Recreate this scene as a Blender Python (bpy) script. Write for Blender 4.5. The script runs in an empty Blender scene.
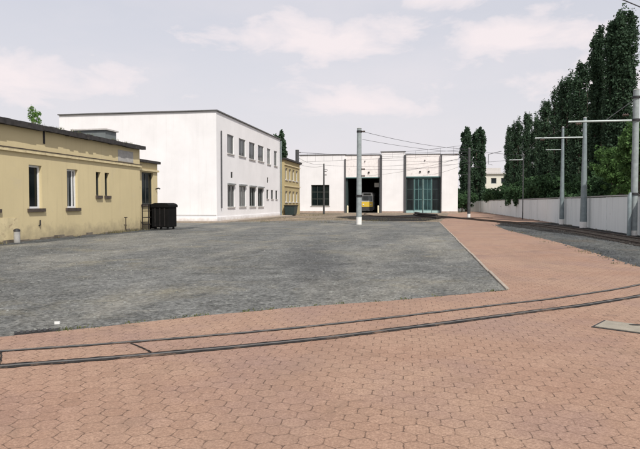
import bpy, math, random
import numpy as np
from mathutils import Vector, Matrix
R = math.radians
random.seed(7)
rng = np.random.default_rng(7)
S = bpy.context.scene
COL = S.collection
WORLD_POS = {}

# ------------------------------------------------------------------ materials
def new_mat(name):
    m = bpy.data.materials.new(name); m.use_nodes = True
    nt = m.node_tree
    return m, nt, nt.nodes['Principled BSDF']

def N(nt, t, **kw):
    n = nt.nodes.new(t)
    for k, v in kw.items():
        if k in ('operation', 'blend_type', 'data_type', 'noise_dimensions', 'feature', 'distance', 'interpolation', 'interpolation_type', 'musgrave_type', 'wave_type', 'bands_direction'):
            setattr(n, k, v)
    return n

def math_node(nt, op, a, b=None, clamp=False):
    n = nt.nodes.new('ShaderNodeMath'); n.operation = op; n.use_clamp = clamp
    for i, v in enumerate((a, b)):
        if v is None: continue
        if isinstance(v, (int, float)): n.inputs[i].default_value = v
        else: nt.links.new(v, n.inputs[i])
    return n.outputs[0]

def vmath(nt, op, a, b=None):
    n = nt.nodes.new('ShaderNodeVectorMath'); n.operation = op
    for i, v in enumerate((a, b)):
        if v is None: continue
        if isinstance(v, (tuple, list)): n.inputs[i].default_value = v
        else: nt.links.new(v, n.inputs[i])
    return n

def noise(nt, vec, scale, detail=4, rough=.55, dist=0):
    n = nt.nodes.new('ShaderNodeTexNoise')
    n.inputs['Scale'].default_value = scale; n.inputs['Detail'].default_value = detail
    n.inputs['Roughness'].default_value = rough; n.inputs['Distortion'].default_value = dist
    if vec is not None: nt.links.new(vec, n.inputs['Vector'])
    return n.outputs['Fac']

def ramp(nt, fac, stops):
    n = nt.nodes.new('ShaderNodeValToRGB')
    e = n.color_ramp.elements
    while len(e) > 1: e.remove(e[-1])
    for i, (p, c) in enumerate(stops):
        if isinstance(c, (int, float)): c = (c, c, c)
        q = e[0] if i == 0 else e.new(p)
        q.position = p; q.color = (*c, 1)
    nt.links.new(fac, n.inputs[0])
    return n.outputs[0]

def mix(nt, fac, a, b, blend='MIX'):
    n = nt.nodes.new('ShaderNodeMix'); n.data_type = 'RGBA'; n.blend_type = blend
    for sock, v in ((n.inputs[0], fac), (n.inputs[6], a), (n.inputs[7], b)):
        if isinstance(v, (int, float)): sock.default_value = v
        elif isinstance(v, (tuple, list)): sock.default_value = (*v, 1) if len(v) == 3 else v
        else: nt.links.new(v, sock)
    return n.outputs[2]

def pos(nt):
    return nt.nodes.new('ShaderNodeNewGeometry').outputs['Position']

def mapping(nt, vec, scale=(1, 1, 1), rot=(0, 0, 0), loc=(0, 0, 0)):
    n = nt.nodes.new('ShaderNodeMapping')
    n.inputs['Scale'].default_value = scale; n.inputs['Rotation'].default_value = rot; n.inputs['Location'].default_value = loc
    nt.links.new(vec, n.inputs['Vector'])
    return n.outputs[0]

def bump(nt, b, height, strength, dist=.01):
    n = nt.nodes.new('ShaderNodeBump'); n.inputs['Strength'].default_value = strength
    n.inputs['Distance'].default_value = dist
    nt.links.new(height, n.inputs['Height']); nt.links.new(n.outputs[0], b.inputs['Normal'])

def plain(name, col, rough=.7, metal=0, var=.12, scale=6, spec=.4, bumps=0, var2=None):
    m, nt, b = new_mat(name)
    p = pos(nt)
    f = noise(nt, p, scale, 5)
    lo = tuple(c * (1 - var) for c in col); hi = tuple(min(1, c * (1 + var)) for c in col)
    c = ramp(nt, f, [(.3, lo), (.7, hi)])
    if var2:
        f2 = noise(nt, p, var2[0], 4, .6, .6)
        c = mix(nt, ramp(nt, f2, [(var2[1], 0), (var2[1] + .15, 1)]), c, var2[2])
    nt.links.new(c, b.inputs['Base Color'])
    b.inputs['Roughness'].default_value = rough; b.inputs['Metallic'].default_value = metal
    b.inputs['Specular IOR Level'].default_value = spec
    if bumps: bump(nt, b, noise(nt, p, scale * 6, 4), bumps, .01)
    return m

def plaster(name, col, stain, streak, grime, streak_amt=.35, patch=.62, rough=.85, low=None):
    """rendered wall: broad tone drift, vertical rain streaks, patches, dirt splashed near the ground"""
    m, nt, b = new_mat(name)
    p = pos(nt)
    c = ramp(nt, noise(nt, p, .45, 5, .6), [(.3, tuple(x * .93 for x in col)), (.7, tuple(min(1, x * 1.04) for x in col))])
    c = mix(nt, ramp(nt, noise(nt, p, 1.1, 6, .65, .4), [(patch, 0), (patch + .1, .8)]), c, stain)
    st = noise(nt, mapping(nt, p, (5, 5, .25)), 1.0, 5, .6)
    st = ramp(nt, st, [(.52, 0), (.72, streak_amt)])
    c = mix(nt, st, c, streak)
    c = mix(nt, ramp(nt, noise(nt, p, 14, 4, .7), [(.58, 0), (.75, .35)]), c, tuple(x * .8 for x in col))
    if low:
        sep = nt.nodes.new('ShaderNodeSeparateXYZ'); nt.links.new(p, sep.inputs[0])
        h = math_node(nt, 'ADD', sep.outputs['Z'], math_node(nt, 'MULTIPLY', math_node(nt, 'SUBTRACT', noise(nt, p, 2.2, 5, .65), .5), low * 2.2))
        c = mix(nt, ramp(nt, math_node(nt, 'DIVIDE', h, low * 2), [(.05, .75), (.55, 0)]), c, grime)
    nt.links.new(c, b.inputs['Base Color'])
    b.inputs['Roughness'].default_value = rough; b.inputs['Specular IOR Level'].default_value = .2
    bump(nt, b, noise(nt, p, 30, 5, .7), .35, .01)
    return m

M = {}
M['yellow'] = plaster('yellow_plaster', (.59, .50, .30), (.55, .47, .30), (.44, .36, .22), (.29, .245, .165), .28, .60, low=.6)
M['yellow_trim'] = plain('yellow_trim_paint', (.60, .51, .31), .8, var=.15, scale=3, var2=(5, .55, (.38, .30, .19)))
M['yellow_far'] = plaster('yellow_far_plaster', (.44, .365, .20), (.37, .31, .18), (.28, .24, .14), (.26, .22, .15), .3, .62)
M['white'] = plaster('white_render', (.80, .79, .80), (.74, .735, .74), (.60, .60, .60), (.5, .48, .45), .22, .66, low=.35)
M['white_depot'] = plaster('white_depot_render', (.80, .79, .80), (.74, .735, .74), (.62, .61, .60), (.48, .42, .37), .2, .66, low=.3)
M['pink_tile'] = plain('pale_pink_panel', (.79, .75, .738), .7, var=.08, scale=3, var2=(2, .6, (.56, .5, .48)))
M['grey_patch'] = plain('grey_cement_patch', (.38, .37, .35), .9, var=.15, scale=4)
M['tar'] = plain('tar_roofing', (.035, .032, .032), .9, var=.4, scale=4, bumps=.5, var2=(3, .6, (.09, .08, .065)))
M['flashing'] = plain('grey_flashing', (.11, .11, .11), .6, var=.15)
M['dark_flashing'] = plain('dark_flashing', (.07, .07, .075), .6, var=.2)
M['pvc'] = plain('white_window_plastic', (.72, .73, .74), .4, var=.05)
M['darkframe'] = plain('dark_window_wood', (.045, .05, .045), .5, var=.25)
M['greyframe'] = plain('grey_window_paint', (.22, .235, .235), .5, var=.1)
M['sill'] = plain('brown_sill', (.07, .055, .045), .8, var=.3)
M['concrete_sill'] = plain('concrete_sill', (.5, .48, .46), .8, var=.15)
M['concrete'] = plain('weathered_concrete', (.36, .355, .34), .9, var=.2, scale=3, bumps=.4, var2=(1.5, .58, (.24, .235, .22)))
M['pole_concrete'] = plain('pole_concrete', (.265, .30, .305), .85, var=.18, scale=5, bumps=.3, var2=(3, .58, (.22, .24, .25)))
M['pole_steel'] = plain('pole_galvanised', (.215, .26, .272), .5, .25, var=.18, scale=4, var2=(3, .6, (.2, .22, .23)))
M['pole_dark'] = plain('pole_dark_steel', (.06, .062, .065), .65, .1, var=.3, scale=4)
M['white_band'] = plain('white_pole_paint', (.78, .77, .74), .7, var=.08, scale=8, var2=(9, .62, (.5, .47, .42)))
M['arm'] = plain('pale_bracket_tube', (.42, .47, .46), .5, .1, var=.12)
M['insulator'] = plain('brown_insulator', (.06, .04, .03), .3, var=.2)
M['wire'] = plain('wire', (.07, .07, .08), .6, .3, var=.1)
M['bin_black'] = plain('black_plastic', (.006, .006, .006), .8, var=.4, scale=3, spec=.12)
M['rack_steel'] = plain('dark_rack_steel', (.02, .018, .018), .8, 0, var=.4, spec=.15)
M['teal'] = plain('teal_door_paint', (.09, .18, .18), .5, var=.15)
M['teal_pale'] = plain('pale_teal_door_panel', (.36, .50, .49), .5, var=.1)
M['darkdoor'] = plain('dark_green_door', (.03, .05, .05), .55, var=.2)
M['cream'] = plain('cream_paint', (.72, .66, .48), .6, var=.1)
M['tram_yellow'] = plain('tram_yellow', (.74, .52, .06), .35, var=.04)
M['tram_white'] = plain('tram_white', (.68, .70, .68), .35, var=.05)
M['tram_grey'] = plain('tram_underframe', (.05, .05, .05), .7, var=.2)
M['interior'] = plain('dark_interior', (.09, .09, .085), .9, var=.2)  # dark base colour for the inner surfaces of the depot hall
M['timber'] = plain('tarred_timber', (.03, .024, .02), .9, var=.4, scale=5, bumps=.5)
M['rail'] = plain('worn_rail_steel', (.12, .115, .11), .62, .2, var=.25, scale=9)
M['groove'] = plain('rail_groove_dirt', (.020, .019, .019), .9, var=.4, scale=7)
def groove_mat():
    m, nt, b = new_mat('rail_groove')
    P = pos(nt)
    c = ramp(nt, noise(nt, P, 9, 4, .6), [(.35, (.012, .012, .013)), (.7, (.04, .036, .033))])
    c = mix(nt, ramp(nt, noise(nt, P, 2.6, 6, .75), [(.53, 0), (.63, .8)]), c, (.19, .125, .09))
    nt.links.new(c, b.inputs['Base Color']); b.inputs['Roughness'].default_value = .95; b.inputs['Specular IOR Level'].default_value = .1
    return m
M['groove_fill'] = groove_mat()
M['rust_rail'] = plain('rusty_rail', (.045, .032, .025), .7, .2, var=.3)
M['kerb'] = plain('pale_kerb', (.30, .255, .21), .85, var=.2, scale=4, bumps=.3)
M['cover_concrete'] = plain('cover_concrete', (.26, .235, .19), .9, var=.15, scale=8, bumps=.4)
M['iron'] = plain('cast_iron', (.03, .03, .032), .6, .2, var=.3)
M['litter'] = plain('white_paper', (.7, .7, .68), .7, var=.02)
M['bark'] = plain('bark', (.075, .06, .048), .95, var=.4, scale=6, bumps=.6)
M['grey_metal'] = plain('grey_sheet_metal', (.16, .18, .18), .6, .1, var=.15, scale=2)
M['lamp_red'] = plain('dark_red_lamp', (.09, .02, .02), .4)
M['lampglass'] = plain('headlamp_glass', (.75, .75, .70), .15)

def glass(name, col, rough=.08, curtain=None):
    m, nt, b = new_mat(name)
    p = pos(nt)
    c = ramp(nt, noise(nt, mapping(nt, p, (1, 1, .35)), 1.3, 3, .5, .3), [(.35, tuple(x * .55 for x in col)), (.68, tuple(x * 1.6 for x in col))])
    if curtain:
        f = noise(nt, mapping(nt, p, (6, 6, .12)), 1.2, 3, .5)
        c = mix(nt, ramp(nt, f, [(.50, 0), (.56, .85)]), c, curtain)
    nt.links.new(c, b.inputs['Base Color'])
    b.inputs['Roughness'].default_value = rough; b.inputs['Specular IOR Level'].default_value = .28
    bump(nt, b, noise(nt, p, .9, 2), .08, .02)
    return m
M['glass'] = glass('window_glass', (.008, .013, .014))
M['glass_curtain'] = glass('curtained_glass', (.014, .018, .02), .1, (.26, .27, .265))
M['glass_teal'] = glass('teal_glass', (.018, .045, .048), .12)
M['windscreen'] = glass('tram_windscreen', (.20, .23, .24), .1)

def wall_panel_mat():
    m, nt, b = new_mat('boundary_concrete')
    p = pos(nt)
    c = ramp(nt, noise(nt, p, .25, 5, .6), [(.3, (.70, .735, .725)), (.7, (.78, .81, .80))])
    st = noise(nt, mapping(nt, p, (1, 3.2, .16)), 1.0, 6, .65)
    c = mix(nt, ramp(nt, st, [(.5, 0), (.74, .45)]), c, (.46, .48, .48))
    c = mix(nt, ramp(nt, noise(nt, p, 2.2, 5, .7), [(.62, 0), (.72, .4)]), c, (.42, .40, .36))
    nt.links.new(c, b.inputs['Base Color']); b.inputs['Roughness'].default_value = .9
    bump(nt, b, noise(nt, p, 25, 5), .3, .01)
    return m
M['wallpanel'] = wall_panel_mat()

def paver_mat():
    m, nt, b = new_mat('red_hexagon_pavers')
    P = pos(nt)
    q0 = mapping(nt, P, (1, 1, 0), (0, 0, R(-1.5)))
    wob = nt.nodes.new('ShaderNodeTexNoise'); wob.inputs['Scale'].default_value = 1.3
    nt.links.new(P, wob.inputs['Vector'])
    w = vmath(nt, 'SCALE', vmath(nt, 'SUBTRACT', wob.outputs['Color'], (.5, .5, .5)).outputs[0]); w.inputs[3].default_value = .05
    fine = nt.nodes.new('ShaderNodeTexNoise'); fine.inputs['Scale'].default_value = 26; fine.inputs['Detail'].default_value = 3
    nt.links.new(P, fine.inputs['Vector'])
    w2 = vmath(nt, 'SCALE', vmath(nt, 'SUBTRACT', fine.outputs['Color'], (.5, .5, .5)).outputs[0]); w2.inputs[3].default_value = .022
    q = vmath(nt, 'ADD', vmath(nt, 'ADD', q0, w.outputs[0]).outputs[0], w2.outputs[0]).outputs[0]
    s3 = math.sqrt(3)
    p = vmath(nt, 'ADD', vmath(nt, 'MULTIPLY', q, (1 / .175, 1 / .175, 0)).outputs[0], (500, 500 * s3, 0)).outputs[0]
    a = vmath(nt, 'SUBTRACT', vmath(nt, 'MODULO', p, (1, s3, 1)).outputs[0], (.5, s3 / 2, 0)).outputs[0]
    p2 = vmath(nt, 'ADD', p, (.5, s3 / 2, 0)).outputs[0]
    c = vmath(nt, 'SUBTRACT', vmath(nt, 'MODULO', p2, (1, s3, 1)).outputs[0], (.5, s3 / 2, 0)).outputs[0]
    la = vmath(nt, 'LENGTH', a).outputs['Value']; lc = vmath(nt, 'LENGTH', c).outputs['Value']
    sel = math_node(nt, 'LESS_THAN', lc, la)
    mv = nt.nodes.new('ShaderNodeMix'); mv.data_type = 'VECTOR'
    nt.links.new(sel, mv.inputs[0]); nt.links.new(a, mv.inputs[4]); nt.links.new(c, mv.inputs[5])
    gv = mv.outputs[1]
    cid = vmath(nt, 'SUBTRACT', p, gv).outputs[0]
    cid = vmath(nt, 'SNAP', vmath(nt, 'ADD', cid, (.1, .1, 0)).outputs[0], (.5, s3 / 4, 1)).outputs[0]
    wn = nt.nodes.new('ShaderNodeTexWhiteNoise'); wn.noise_dimensions = '2D'
    nt.links.new(cid, wn.inputs['Vector'])
    ab = vmath(nt, 'ABSOLUTE', gv).outputs[0]
    sx = nt.nodes.new('ShaderNodeSeparateXYZ'); nt.links.new(ab, sx.inputs[0])
    d = math_node(nt, 'MAXIMUM', sx.outputs[0], vmath(nt, 'DOT_PRODUCT', ab, (.5, s3 / 2, 0)).outputs['Value'])
    # joints of uneven depth, some filled level with sand, corner holes deeper
    jn = noise(nt, P, 5.5, 4, .7)
    jw = ramp(nt, jn, [(.38, .1), (.62, .95)])
    side = ramp(nt, sx.outputs[0], [(.466, 0), (.491, 1)])
    cross = math_node(nt, 'MULTIPLY', ramp(nt, d, [(.472, 0), (.496, 1)]), .8)
    joint = math_node(nt, 'MULTIPLY', math_node(nt, 'MAXIMUM', side, cross), jw)
    corner = ramp(nt, vmath(nt, 'LENGTH', gv).outputs['Value'], [(.515, 0), (.555, 1)])
    dark = math_node(nt, 'MAXIMUM', joint, math_node(nt, 'MULTIPLY', corner, ramp(nt, noise(nt, P, 3.1, 3, .6), [(.40, .1), (.55, 1)])))
    base = ramp(nt, wn.outputs['Value'], [(0, (.290, .176, .124)), (.5, (.322, .200, .143)), (1, (.358, .228, .165))])
    big = noise(nt, P, .35, 5, .6)
    base = mix(nt, ramp(nt, big, [(.36, 0), (.66, .8)]), base, (.385, .268, .195))
    base = mix(nt, ramp(nt, noise(nt, mapping(nt, P, (1, 1, 1), (0, 0, 0), (11, 3, 0)), .6, 4, .6), [(.48, 0), (.68, .7)]), base, (.26, .175, .152))
    base = mix(nt, ramp(nt, noise(nt, P, 60, 4, .75), [(.40, .62), (.62, 0)]), base, (.165, .10, .072))
    base = mix(nt, ramp(nt, noise(nt, P, 38, 3, .7), [(.56, 0), (.72, .6)]), base, (.46, .31, .23))
    base = mix(nt, ramp(nt, noise(nt, P, 2.2, 6, .7, .8), [(.56, 0), (.68, .5)]), base, (.19, .125, .09))
    base = mix(nt, ramp(nt, noise(nt, mapping(nt, P, (.5, .09, 1), (0, 0, R(-24)), (2, 7, 0)), 1.6, 5, .65, .3), [(.52, 0), (.68, .4)]), base, (.21, .14, .105))
    base = mix(nt, ramp(nt, noise(nt, mapping(nt, P, (.8, 1.3, 1), (0, 0, 0), (4, 4, 0)), .9, 3, .5, .9), [(.66, 0), (.70, .4)]), base, (.15, .105, .085))
    base = mix(nt, math_node(nt, 'MULTIPLY', dark, .8), base, (.07, .042, .03))
    nt.links.new(base, b.inputs['Base Color'])
    b.inputs['Roughness'].default_value = .85; b.inputs['Specular IOR Level'].default_value = .25
    h = math_node(nt, 'ADD', math_node(nt, 'MULTIPLY', dark, -1.0), math_node(nt, 'MULTIPLY', noise(nt, P, 70, 4, .7), .35))
    bump(nt, b, h, .7, .012)
    return m
M['paver'] = paver_mat()

def gravel_mat(name, a, b_, c_, tint=None, sc=1.0, dark_smear=False):
    m, nt, b = new_mat(name)
    P = pos(nt)
    v = nt.nodes.new('ShaderNodeTexVoronoi'); v.inputs['Scale'].default_value = 30 * sc
    nt.links.new(P, v.inputs['Vector'])
    col = nt.nodes.new('ShaderNodeSeparateColor'); nt.links.new(v.outputs['Color'], col.inputs[0])
    c = ramp(nt, col.outputs[0], [(0, a), (.55, b_), (1, c_)])
    c = mix(nt, ramp(nt, noise(nt, P, 110 * sc, 4, .75), [(.35, .7), (.6, 0)]), c, tuple(x * .45 for x in a))
    c = mix(nt, ramp(nt, noise(nt, P, .3, 6, .65, .5), [(.42, 0), (.66, .55)]), c, tuple(x * 1.35 for x in b_))
    c = mix(nt, ramp(nt, noise(nt, P, 1.4, 6, .7, .6), [(.52, 0), (.66, .6)]), c, tuple(x * .55 for x in b_))
    c = mix(nt, ramp(nt, noise(nt, mapping(nt, P, (.35, 1, 1)), 3.5, 6, .75), [(.54, 0), (.64, .6)]), c, tuple(x * 1.5 for x in b_))
    c = mix(nt, ramp(nt, noise(nt, P, 6, 5, .7), [(.53, 0), (.66, .6)]), c, tuple(x * .5 for x in a))
    c = mix(nt, ramp(nt, noise(nt, mapping(nt, P, (.35, .11, 1), (0, 0, R(38)), (3, 1, 0)), 1.0, 5, .6, .4), [(.48, 0), (.66, .62)]), c, tuple(x * 1.55 for x in b_) if not tint else (b_[0] * 1.65, b_[1] * 1.56, b_[2] * 1.4))
    if tint:
        c = mix(nt, ramp(nt, noise(nt, mapping(nt, P, (1, 1, 1), (0, 0, 0), (5, 9, 0)), .42, 6, .7, .4), [(.54, 0), (.68, .55)]), c, tint)
    if dark_smear:   # elongated darker smear with a noisy edge across the yard
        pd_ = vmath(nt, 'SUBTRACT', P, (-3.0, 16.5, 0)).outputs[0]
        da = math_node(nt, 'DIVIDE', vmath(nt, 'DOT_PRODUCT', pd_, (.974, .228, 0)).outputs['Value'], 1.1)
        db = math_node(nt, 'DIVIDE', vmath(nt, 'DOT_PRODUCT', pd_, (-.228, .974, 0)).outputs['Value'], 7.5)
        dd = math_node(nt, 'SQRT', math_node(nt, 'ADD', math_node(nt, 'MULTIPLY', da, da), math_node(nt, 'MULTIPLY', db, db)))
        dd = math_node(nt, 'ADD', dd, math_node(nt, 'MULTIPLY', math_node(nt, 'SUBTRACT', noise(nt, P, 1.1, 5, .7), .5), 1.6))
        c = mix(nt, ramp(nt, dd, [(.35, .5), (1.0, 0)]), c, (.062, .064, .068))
    g1 = ramp(nt, noise(nt, P, 13 * sc, 3, .75), [(.36, .58), (.5, 1), (.66, 1.42)])
    c = mix(nt, 1.0, c, g1, 'MULTIPLY')
    g2 = ramp(nt, noise(nt, mapping(nt, P, (1, .55, 1), (0, 0, 0), (9, 2, 0)), 2.6 * sc, 6, .75, .5), [(.34, .72), (.52, 1), (.70, 1.24)])
    c = mix(nt, 1.0, c, g2, 'MULTIPLY')
    nt.links.new(c, b.inputs['Base Color']); b.inputs['Roughness'].default_value = .95
    b.inputs['Specular IOR Level'].default_value = .15
    h = math_node(nt, 'ADD', v.outputs['Distance'], noise(nt, P, 60 * sc, 4, .7))
    bump(nt, b, h, .8, .02)
    return m
M['gravel'] = gravel_mat('grey_yard_gravel', (.102, .106, .103), (.160, .163, .157), (.230, .230, .217), (.225, .205, .148), dark_smear=True)
M['ballast'] = gravel_mat('dark_ballast', (.045, .049, .051), (.078, .084, .087), (.125, .13, .132), (.10, .08, .06), .6)
M['ballast_black'] = gravel_mat('black_ballast', (.012, .0115, .011), (.022, .021, .020), (.04, .037, .034), None, .6)  # ballast mix in near-black tones
M['dry'] = gravel_mat('dry_earth', (.17, .14, .11), (.22, .18, .14), (.28, .235, .18), (.16, .155, .09), .5)
M['earth'] = gravel_mat('far_ground', (.16, .14, .10), (.2, .18, .12), (.25, .22, .15), (.10, .12, .05), .2)

def leaf_mat(name, lo, hi, tr=.25):
    m, nt, b = new_mat(name)
    g = nt.nodes.new('ShaderNodeNewGeometry')
    c = ramp(nt, g.outputs['Random Per Island'], [(0, lo), (.8, hi), (1, tuple(x * 1.5 for x in hi))])
    f = noise(nt, g.outputs['Position'], .9, 3, .6)
    c = mix(nt, ramp(nt, f, [(.35, .0), (.65, .55)]), c, tuple(x * 1.25 for x in hi))
    nt.links.new(c, b.inputs['Base Color'])
    b.inputs['Roughness'].default_value = .65; b.inputs['Specular IOR Level'].default_value = .12
    t = nt.nodes.new('ShaderNodeBsdfTranslucent'); nt.links.new(c, t.inputs[0])
    mx = nt.nodes.new('ShaderNodeMixShader'); mx.inputs[0].default_value = tr
    nt.links.new(b.outputs[0], mx.inputs[1]); nt.links.new(t.outputs[0], mx.inputs[2])
    nt.links.new(mx.outputs[0], nt.nodes['Material Output'].inputs[0])
    return m
M['leaf_poplar'] = leaf_mat('poplar_leaves', (.024, .048, .030), (.046, .080, .046), .2)
M['leaf_bush'] = leaf_mat('dark_bush_leaves', (.024, .055, .026), (.055, .105, .046), .25)
M['leaf_bright'] = leaf_mat('bright_leaves', (.045, .095, .030), (.085, .155, .050), .3)
M['leaf_sapling'] = leaf_mat('sapling_leaves', (.08, .17, .03), (.14, .26, .06), .35)
M['leaf_dry'] = leaf_mat('dry_grass', (.12, .115, .065), (.18, .16, .095), .2)
M['leaf_weed'] = leaf_mat('weed_green', (.06, .08, .03), (.12, .13, .05), .2)

# ------------------------------------------------------------------ mesh builder
class MB:
    def __init__(s): s.v = []; s.f = []; s.sm = []
    def quad(s, a, b, c, d, smooth=False):
        i = len(s.v); s.v += [a, b, c, d]; s.f.append((i, i + 1, i + 2, i + 3)); s.sm.append(smooth)
    def box(s, x0, x1, y0, y1, z0, z1):
        i = len(s.v)
        s.v += [(x0, y0, z0), (x1, y0, z0), (x1, y1, z0), (x0, y1, z0), (x0, y0, z1), (x1, y0, z1), (x1, y1, z1), (x0, y1, z1)]
        for q in ((0, 3, 2, 1), (4, 5, 6, 7), (0, 1, 5, 4), (1, 2, 6, 5), (2, 3, 7, 6), (3, 0, 4, 7)):
            s.f.append(tuple(i + k for k in q)); s.sm.append(False)
        return s
    def tube(s, pts, r, n=10, caps=True):
        pts = [Vector(p) for p in pts]
        rs = r if isinstance(r, (list, tuple)) else [r] * len(pts)
        base = len(s.v); prev = None
        for k, p in enumerate(pts):
            d = (pts[min(k + 1, len(pts) - 1)] - pts[max(k - 1, 0)]).normalized()
            if prev is None:
                u = d.cross(Vector((0, 0, 1)) if abs(d.z) < .9 else Vector((1, 0, 0))).normalized()
            else:
                u = (prev - d * prev.dot(d)).normalized()
            prev = u; w = d.cross(u)
            for j in range(n):
                a = 2 * math.pi * j / n
                s.v.append(tuple(p + (u * math.cos(a) + w * math.sin(a)) * rs[k]))
        for k in range(len(pts) - 1):
            for j in range(n):
                a = base + k * n + j; b = base + k * n + (j + 1) % n
                s.f.append((a, b, b + n, a + n)); s.sm.append(True)
        if caps:
            for k, flip in ((0, True), (len(pts) - 1, False)):
                i = len(s.v); s.v += [s.v[base + k * n + j] for j in range(n)]
                q = list(range(i, i + n))
                s.f.append(tuple(reversed(q)) if flip else tuple(q)); s.sm.append(False)
        return s
    def build(s, name, mat, parent=None, bevel=0, kind=None):
        me = bpy.data.meshes.new(name)
        o = bpy.data.objects.new(name, me); COL.objects.link(o)
        off = Vector((0, 0, 0))
        if parent is not None:
            o.parent = parent; off = WORLD_POS[parent]
        WORLD_POS[o] = off
        me.from_pydata([tuple(Vector(v) - off) for v in s.v], [], s.f)
        me.polygons.foreach_set('use_smooth', s.sm); me.update()
        me.materials.append(mat)
        if bevel:
            b = o.modifiers.new('bevel', 'BEVEL'); b.width = bevel; b.segments = 2; b.limit_method = 'ANGLE'
        if kind: o['kind'] = kind
        return o

def thing(name, label, cat, loc, group=None):
    o = bpy.data.objects.new(name, None); COL.objects.link(o)
    o.location = loc; o.empty_display_size = .3
    o['label'] = label; o['category'] = cat
    if group: o['group'] = group
    WORLD_POS[o] = Vector(loc)
    return o
def tag(o, label, cat, group=None):
    o['label'] = label; o['category'] = cat
    if group: o['group'] = group
    return o
def recenter(o, loc):
    loc = Vector(loc)
    o.data.transform(Matrix.Translation(-loc)); o.location = loc; WORLD_POS[o] = loc
def dup(o, loc, label=None, rz=0, scale=None):
    c = o.copy(); COL.objects.link(c); c.location = loc; c.rotation_euler = (0, 0, rz)
    if label: c['label'] = label
    if scale: c.scale = scale
    for ch in list(o.children):
        d = ch.copy(); COL.objects.link(d); d.parent = c
        for g in ch.children:
            e = g.copy(); COL.objects.link(e); e.parent = d
    return c

# facade planes: 'E' faces +X at x=c (u runs along Y), 'S' faces -Y at y=c (u runs along X); d = depth behind the face
def PT(ax, c, u, d, z):
    return (c - d, u, z) if ax == 'E' else (u, c + d, z)
def fbox(mb, ax, c, u0, u1, d0, d1, z0, z1):
    if ax == 'E': mb.box(c - d1, c - d0, u0, u1, z0, z1)
    else: mb.box(u0, u1, c + d0, c + d1, z0, z1)
def holed_wall(mb, ax, c, u0, u1, z0, z1, holes, depth):
    us = sorted({u0, u1, *[h[0] for h in holes], *[h[1] for h in holes]})
    zs = sorted({z0, z1, *[h[2] for h in holes], *[h[3] for h in holes]})
    def q(a, b, c_, d):
        if ax == 'E': mb.quad(a, b, c_, d)
        else: mb.quad(a, b, c_, d)
    for i in range(len(us) - 1):
        for j in range(len(zs) - 1):
            um, zm = (us[i] + us[i + 1]) / 2, (zs[j] + zs[j + 1]) / 2
            if any(h[0] < um < h[1] and h[2] < zm < h[3] for h in holes): continue
            q(PT(ax, c, us[i], 0, zs[j]), PT(ax, c, us[i + 1], 0, zs[j]), PT(ax, c, us[i + 1], 0, zs[j + 1]), PT(ax, c, us[i], 0, zs[j + 1]))
    for (a, b, z_, y_) in holes:
        for (p, r_) in (((a, z_), (a, y_)), ((b, y_), (b, z_)), ((a, y_), (b, y_)), ((b, z_), (a, z_))):
            q(PT(ax, c, p[0], 0, p[1]), PT(ax, c, r_[0], 0, r_[1]), PT(ax, c, r_[0], depth, r_[1]), PT(ax, c, p[0], depth, p[1]))

def window(parent, ax, c, u0, u1, z0, z1, depth=.16, fr=.07, frame='pvc', pane='glass', vbars=(), hbars=(), sill=None, sill_over=.1, label=None, sill_h=.1):
    f = MB(); a, b = depth - .06, depth + .02
    fbox(f, ax, c, u0, u0 + fr, a, b, z0, z1); fbox(f, ax, c, u1 - fr, u1, a, b, z0, z1)
    fbox(f, ax, c, u0 + fr, u1 - fr, a, b, z0, z0 + fr); fbox(f, ax, c, u0 + fr, u1 - fr, a, b, z1 - fr, z1)
    for v in vbars:
        x = u0 + (u1 - u0) * v; fbox(f, ax, c, x - fr * .5, x + fr * .5, a + .01, b - .01, z0 + fr, z1 - fr)
    for h in hbars:
        z = z0 + (z1 - z0) * h; fbox(f, ax, c, u0 + fr, u1 - fr, a + .015, b - .015, z - fr * .4, z + fr * .4)
    w = f.build('window', M[frame], parent)
    if label: w['label'] = label
    p = MB(); d = depth - .02
    p.quad(PT(ax, c, u0 + .01, d, z0 + .01), PT(ax, c, u1 - .01, d, z0 + .01), PT(ax, c, u1 - .01, d, z1 - .01), PT(ax, c, u0 + .01, d, z1 - .01))
    p.build('pane', M[pane], w)
    if sill:
        s = MB(); fbox(s, ax, c, u0 - sill_over, u1 + sill_over, -.09, depth - .065, z0 - sill_h, z0 + .004)
        s.build('sill', M[sill], w)
    return w

def sheet(name, pts, z, mat, kind='structure', jit=0, step=.4):
    out = []
    n = len(pts)
    for i in range(n):
        a, b = Vector(pts[i]), Vector(pts[(i + 1) % n])
        k = max(1, int((b - a).length / step)) if jit else 1
        for j in range(k):
            p = a.lerp(b, j / k)
            if jit and j: p += Vector((random.uniform(-jit, jit), random.uniform(-jit, jit)))
            out.append((p.x, p.y, z))
    mb = MB(); mb.v = out; mb.f = [tuple(range(len(out)))]; mb.sm = [False]
    o = mb.build(name, mat, kind=kind)
    import bmesh
    bm = bmesh.new(); bm.from_mesh(o.data)
    bmesh.ops.triangulate(bm, faces=bm.faces[:])
    for f in bm.faces:
        if f.normal.z < 0: f.normal_flip()
    bm.to_mesh(o.data); bm.free()
    return o

def spline(pts, n=12):
    P = [Vector((*p, 0)[:3]) for p in pts]; out = []
    for i in range(len(P) - 1):
        p0, p1, p2, p3 = P[max(i - 1, 0)], P[i], P[i + 1], P[min(i + 2, len(P) - 1)]
        for j in range(n):
            t = j / n
            out.append(.5 * ((2 * p1) + (p2 - p0) * t + (2 * p0 - 5 * p1 + 4 * p2 - p3) * t * t + (3 * p1 - p0 - 3 * p2 + p3) * t ** 3))
    out.append(P[-1]); return out

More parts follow.
